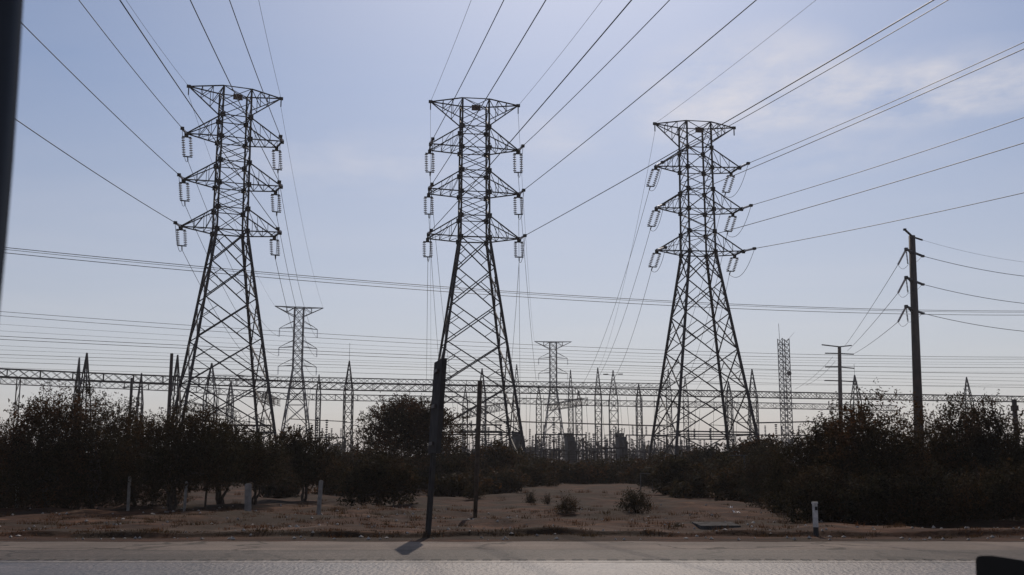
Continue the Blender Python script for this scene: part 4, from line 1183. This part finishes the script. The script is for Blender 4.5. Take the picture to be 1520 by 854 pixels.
# door mirror: rounded housing, only its top left corner rises into view
D1 = 1.5
o2d = [(1449, 826), (1447, 832), (1449, 900), (1460, 935), (1640, 935), (1660, 900), (1655, 868), (1620, 853), (1570, 842), (1520, 832), (1490, 827), (1472, 824.5), (1454, 824.5)]
loc = [at(x, y, D1) - car.location for x, y in o2d]
cen = sum(loc, Vector()) / len(loc)
b = MB(); n = len(loc)
layers = ((0.0, 0.985), (0.004, 0.997), (0.02, 1.0), (0.07, 0.98), (0.11, 0.88), (0.13, 0.6))
for dy, s in layers:
    for v in loc:
        q = cen + (v - cen) * s; b.v.append(Vector((q.x + dy * 0.62, v.y + dy, q.z - dy * 0.16)))
for i in range(len(layers) - 1):
    for k in range(n):
        k2 = (k + 1) % n; b.f.append((i * n + k, i * n + k2, (i + 1) * n + k2, (i + 1) * n + k))
b.f.append(tuple(range(n))); b.f.append(tuple((len(layers) - 1) * n + k for k in reversed(range(n))))
b.build('door_mirror', 'car_paint', car, smooth=False)
# door below the window, out of sight beneath the frame
b = MB(); b.box((0.15, -0.03, 1.35), (2.2, 0.10, 0.86)); b.box((0.15, -0.05, 1.8), (2.2, 0.06, 0.05)); b.build('door', 'car_paint', car)

# ------------------------------------------------------------------ air
def haze_box(density, col):
    x0, x1, y0, y1, z0, z1 = -6500, 6500, -700, 7500, -1.5, 46
    b = MB(); b._box(Vector(((x0 + x1) / 2, (y0 + y1) / 2, (z0 + z1) / 2)), (x1 - x0, y1 - y0, z1 - z0))
    m = bpy.data.materials.new('haze_air'); m.use_nodes = True
    nt = m.node_tree; nt.nodes.remove(nt.nodes['Principled BSDF'])
    v = nt.nodes.new('ShaderNodeVolumePrincipled')
    v.inputs['Color'].default_value = (*col, 1); v.inputs['Density'].default_value = density; v.inputs['Anisotropy'].default_value = 0.2
    nt.links.new(v.outputs[0], nt.nodes['Material Output'].inputs['Volume'])
    o = b.build('haze', m); tag(o, kind='stuff')
    return o
HAZE = 0.00026
if HAZE: haze_box(HAZE, (0.86, 0.82, 0.80))

# ------------------------------------------------------------------ light
SUN_EL, SUN_AZ = R(41), R(5)
w = bpy.data.worlds.new('World'); scene.world = w; w.use_nodes = True
nt = w.node_tree; bg = nt.nodes['Background']
sky = nt.nodes.new('ShaderNodeTexSky'); sky.sky_type = 'NISHITA'; sky.sun_disc = False
sky.sun_elevation = SUN_EL; sky.sun_rotation = SUN_AZ
sky.air_density = 0.9; sky.dust_density = 1.25; sky.ozone_density = 5.0; sky.altitude = 100
bg.inputs['Strength'].default_value = 0.073
# thin high cloud, laid on a flat layer far above (direction divided by its height)
tc = nt.nodes.new('ShaderNodeTexCoord'); sep = nt.nodes.new('ShaderNodeSeparateXYZ'); nt.links.new(tc.outputs['Generated'], sep.inputs[0])
def mth(op, a, b=None):
    n = nt.nodes.new('ShaderNodeMath'); n.operation = op
    for i, x in enumerate((a, b)):
        if x is None: continue
        if isinstance(x, (int, float)): n.inputs[i].default_value = x
        else: nt.links.new(x, n.inputs[i])
    return n.outputs[0]
zc = mth('MAXIMUM', sep.outputs[2], 0.03)
cx, cy = mth('DIVIDE', sep.outputs[0], zc), mth('DIVIDE', sep.outputs[1], zc)
cmb = nt.nodes.new('ShaderNodeCombineXYZ'); nt.links.new(cx, cmb.inputs[0]); nt.links.new(cy, cmb.inputs[1])
def cn(scale, det, sx, sy, off):
    mp_ = nt.nodes.new('ShaderNodeMapping'); mp_.inputs['Scale'].default_value = (sx, sy, 1); mp_.inputs['Location'].default_value = off
    nt.links.new(cmb.outputs[0], mp_.inputs['Vector'])
    n = nt.nodes.new('ShaderNodeTexNoise'); n.inputs['Scale'].default_value = scale; n.inputs['Detail'].default_value = det; n.inputs['Roughness'].default_value = 0.62
    nt.links.new(mp_.outputs[0], n.inputs['Vector']); return n.outputs['Fac']
def patch(x, y, rx, ry):
    a = mth('DIVIDE', mth('SUBTRACT', cx, x), rx); b_ = mth('DIVIDE', mth('SUBTRACT', cy, y), ry)
    return mth('MAXIMUM', mth('SUBTRACT', 1.0, mth('ADD', mth('MULTIPLY', a, a), mth('MULTIPLY', b_, b_))), 0.0)
def dirc(px, py):
    v = at(px, py, 1.0) - EYE; return v.x / v.z, v.y / v.z
pl = None
for (px, py, rx, ry, k) in ((1085, 138, 0.34, 0.55, 1.0), (1330, 148, 0.45, 0.35, 0.8), (540, 245, 0.7, 0.5, 0.32), (840, 205, 0.30, 0.3, 0.4), (1450, 120, 0.5, 0.35, 0.6), (1180, 225, 0.6, 0.4, 0.35)):
    x, y = dirc(px, py); q = mth('MULTIPLY', patch(x, y, rx, ry), k)
    pl = q if pl is None else mth('ADD', pl, q)
rag = nt.nodes.new('ShaderNodeMapRange'); rag.inputs[1].default_value = 0.38; rag.inputs[2].default_value = 0.74
nt.links.new(cn(3.0, 9, 1.0, 0.7, (3.1, 1.7, 0)), rag.inputs[0])
veil = nt.nodes.new('ShaderNodeMapRange'); veil.inputs[1].default_value = 0.42; veil.inputs[2].default_value = 0.8; veil.inputs[4].default_value = 0.12
nt.links.new(cn(0.55, 5, 0.6, 1.0, (0.4, 2.2, 0)), veil.inputs[0])
fac = mth('MINIMUM', mth('ADD', mth('MULTIPLY', mth('MULTIPLY', pl, rag.outputs[0]), 0.8), veil.outputs[0]), 0.85)
mix = nt.nodes.new('ShaderNodeMix'); mix.data_type = 'RGBA'
nt.links.new(fac, mix.inputs[0])
hs = nt.nodes.new('ShaderNodeHueSaturation'); hs.inputs['Saturation'].default_value = 1.12; hs.inputs['Value'].default_value = 1.0
nt.links.new(sky.outputs[0], hs.inputs['Color'])
hz = nt.nodes.new('ShaderNodeMix'); hz.data_type = 'RGBA'; hzf = nt.nodes.new('ShaderNodeMapRange'); hzf.inputs[1].default_value = 0.0; hzf.inputs[2].default_value = 0.34; hzf.inputs[3].default_value = 0.74; hzf.inputs[4].default_value = 0.12
nt.links.new(sep.outputs[2], hzf.inputs[0]); nt.links.new(hzf.outputs[0], hz.inputs[0])
hz.inputs[7].default_value = (8.7, 8.2, 8.2, 1)          # thin even cirrus haze
nt.links.new(hs.outputs[0], hz.inputs[6]); nt.links.new(hz.outputs[2], mix.inputs[6]); mix.inputs[7].default_value = (11.2, 10.6, 10.6, 1)
nt.links.new(mix.outputs[2], bg.inputs['Color'])

sl = bpy.data.lights.new('sun', 'SUN'); sl.energy = 2.5; sl.angle = R(0.6); sl.color = (1.0, 0.87, 0.74)
so = bpy.data.objects.new('sun', sl); COL.objects.link(so)
sd = Vector((math.sin(SUN_AZ) * math.cos(SUN_EL), math.cos(SUN_AZ) * math.cos(SUN_EL), math.sin(SUN_EL)))
so.rotation_euler = (-sd).to_track_quat('-Z', 'Y').to_euler()

# ------------------------------------------------------------------ render settings
scene.render.engine = 'CYCLES'
vs = scene.view_settings
scene.display_settings.display_device = 'sRGB'
vs.view_transform = 'Standard'; vs.look = 'None'; vs.gamma = 1.0; vs.exposure = 0.0; vs.use_curve_mapping = False
scene.cycles.max_bounces = 5; scene.cycles.volume_bounces = 0
scene.cycles.diffuse_bounces = 2; scene.cycles.glossy_bounces = 2
scene.render.film_transparent = False
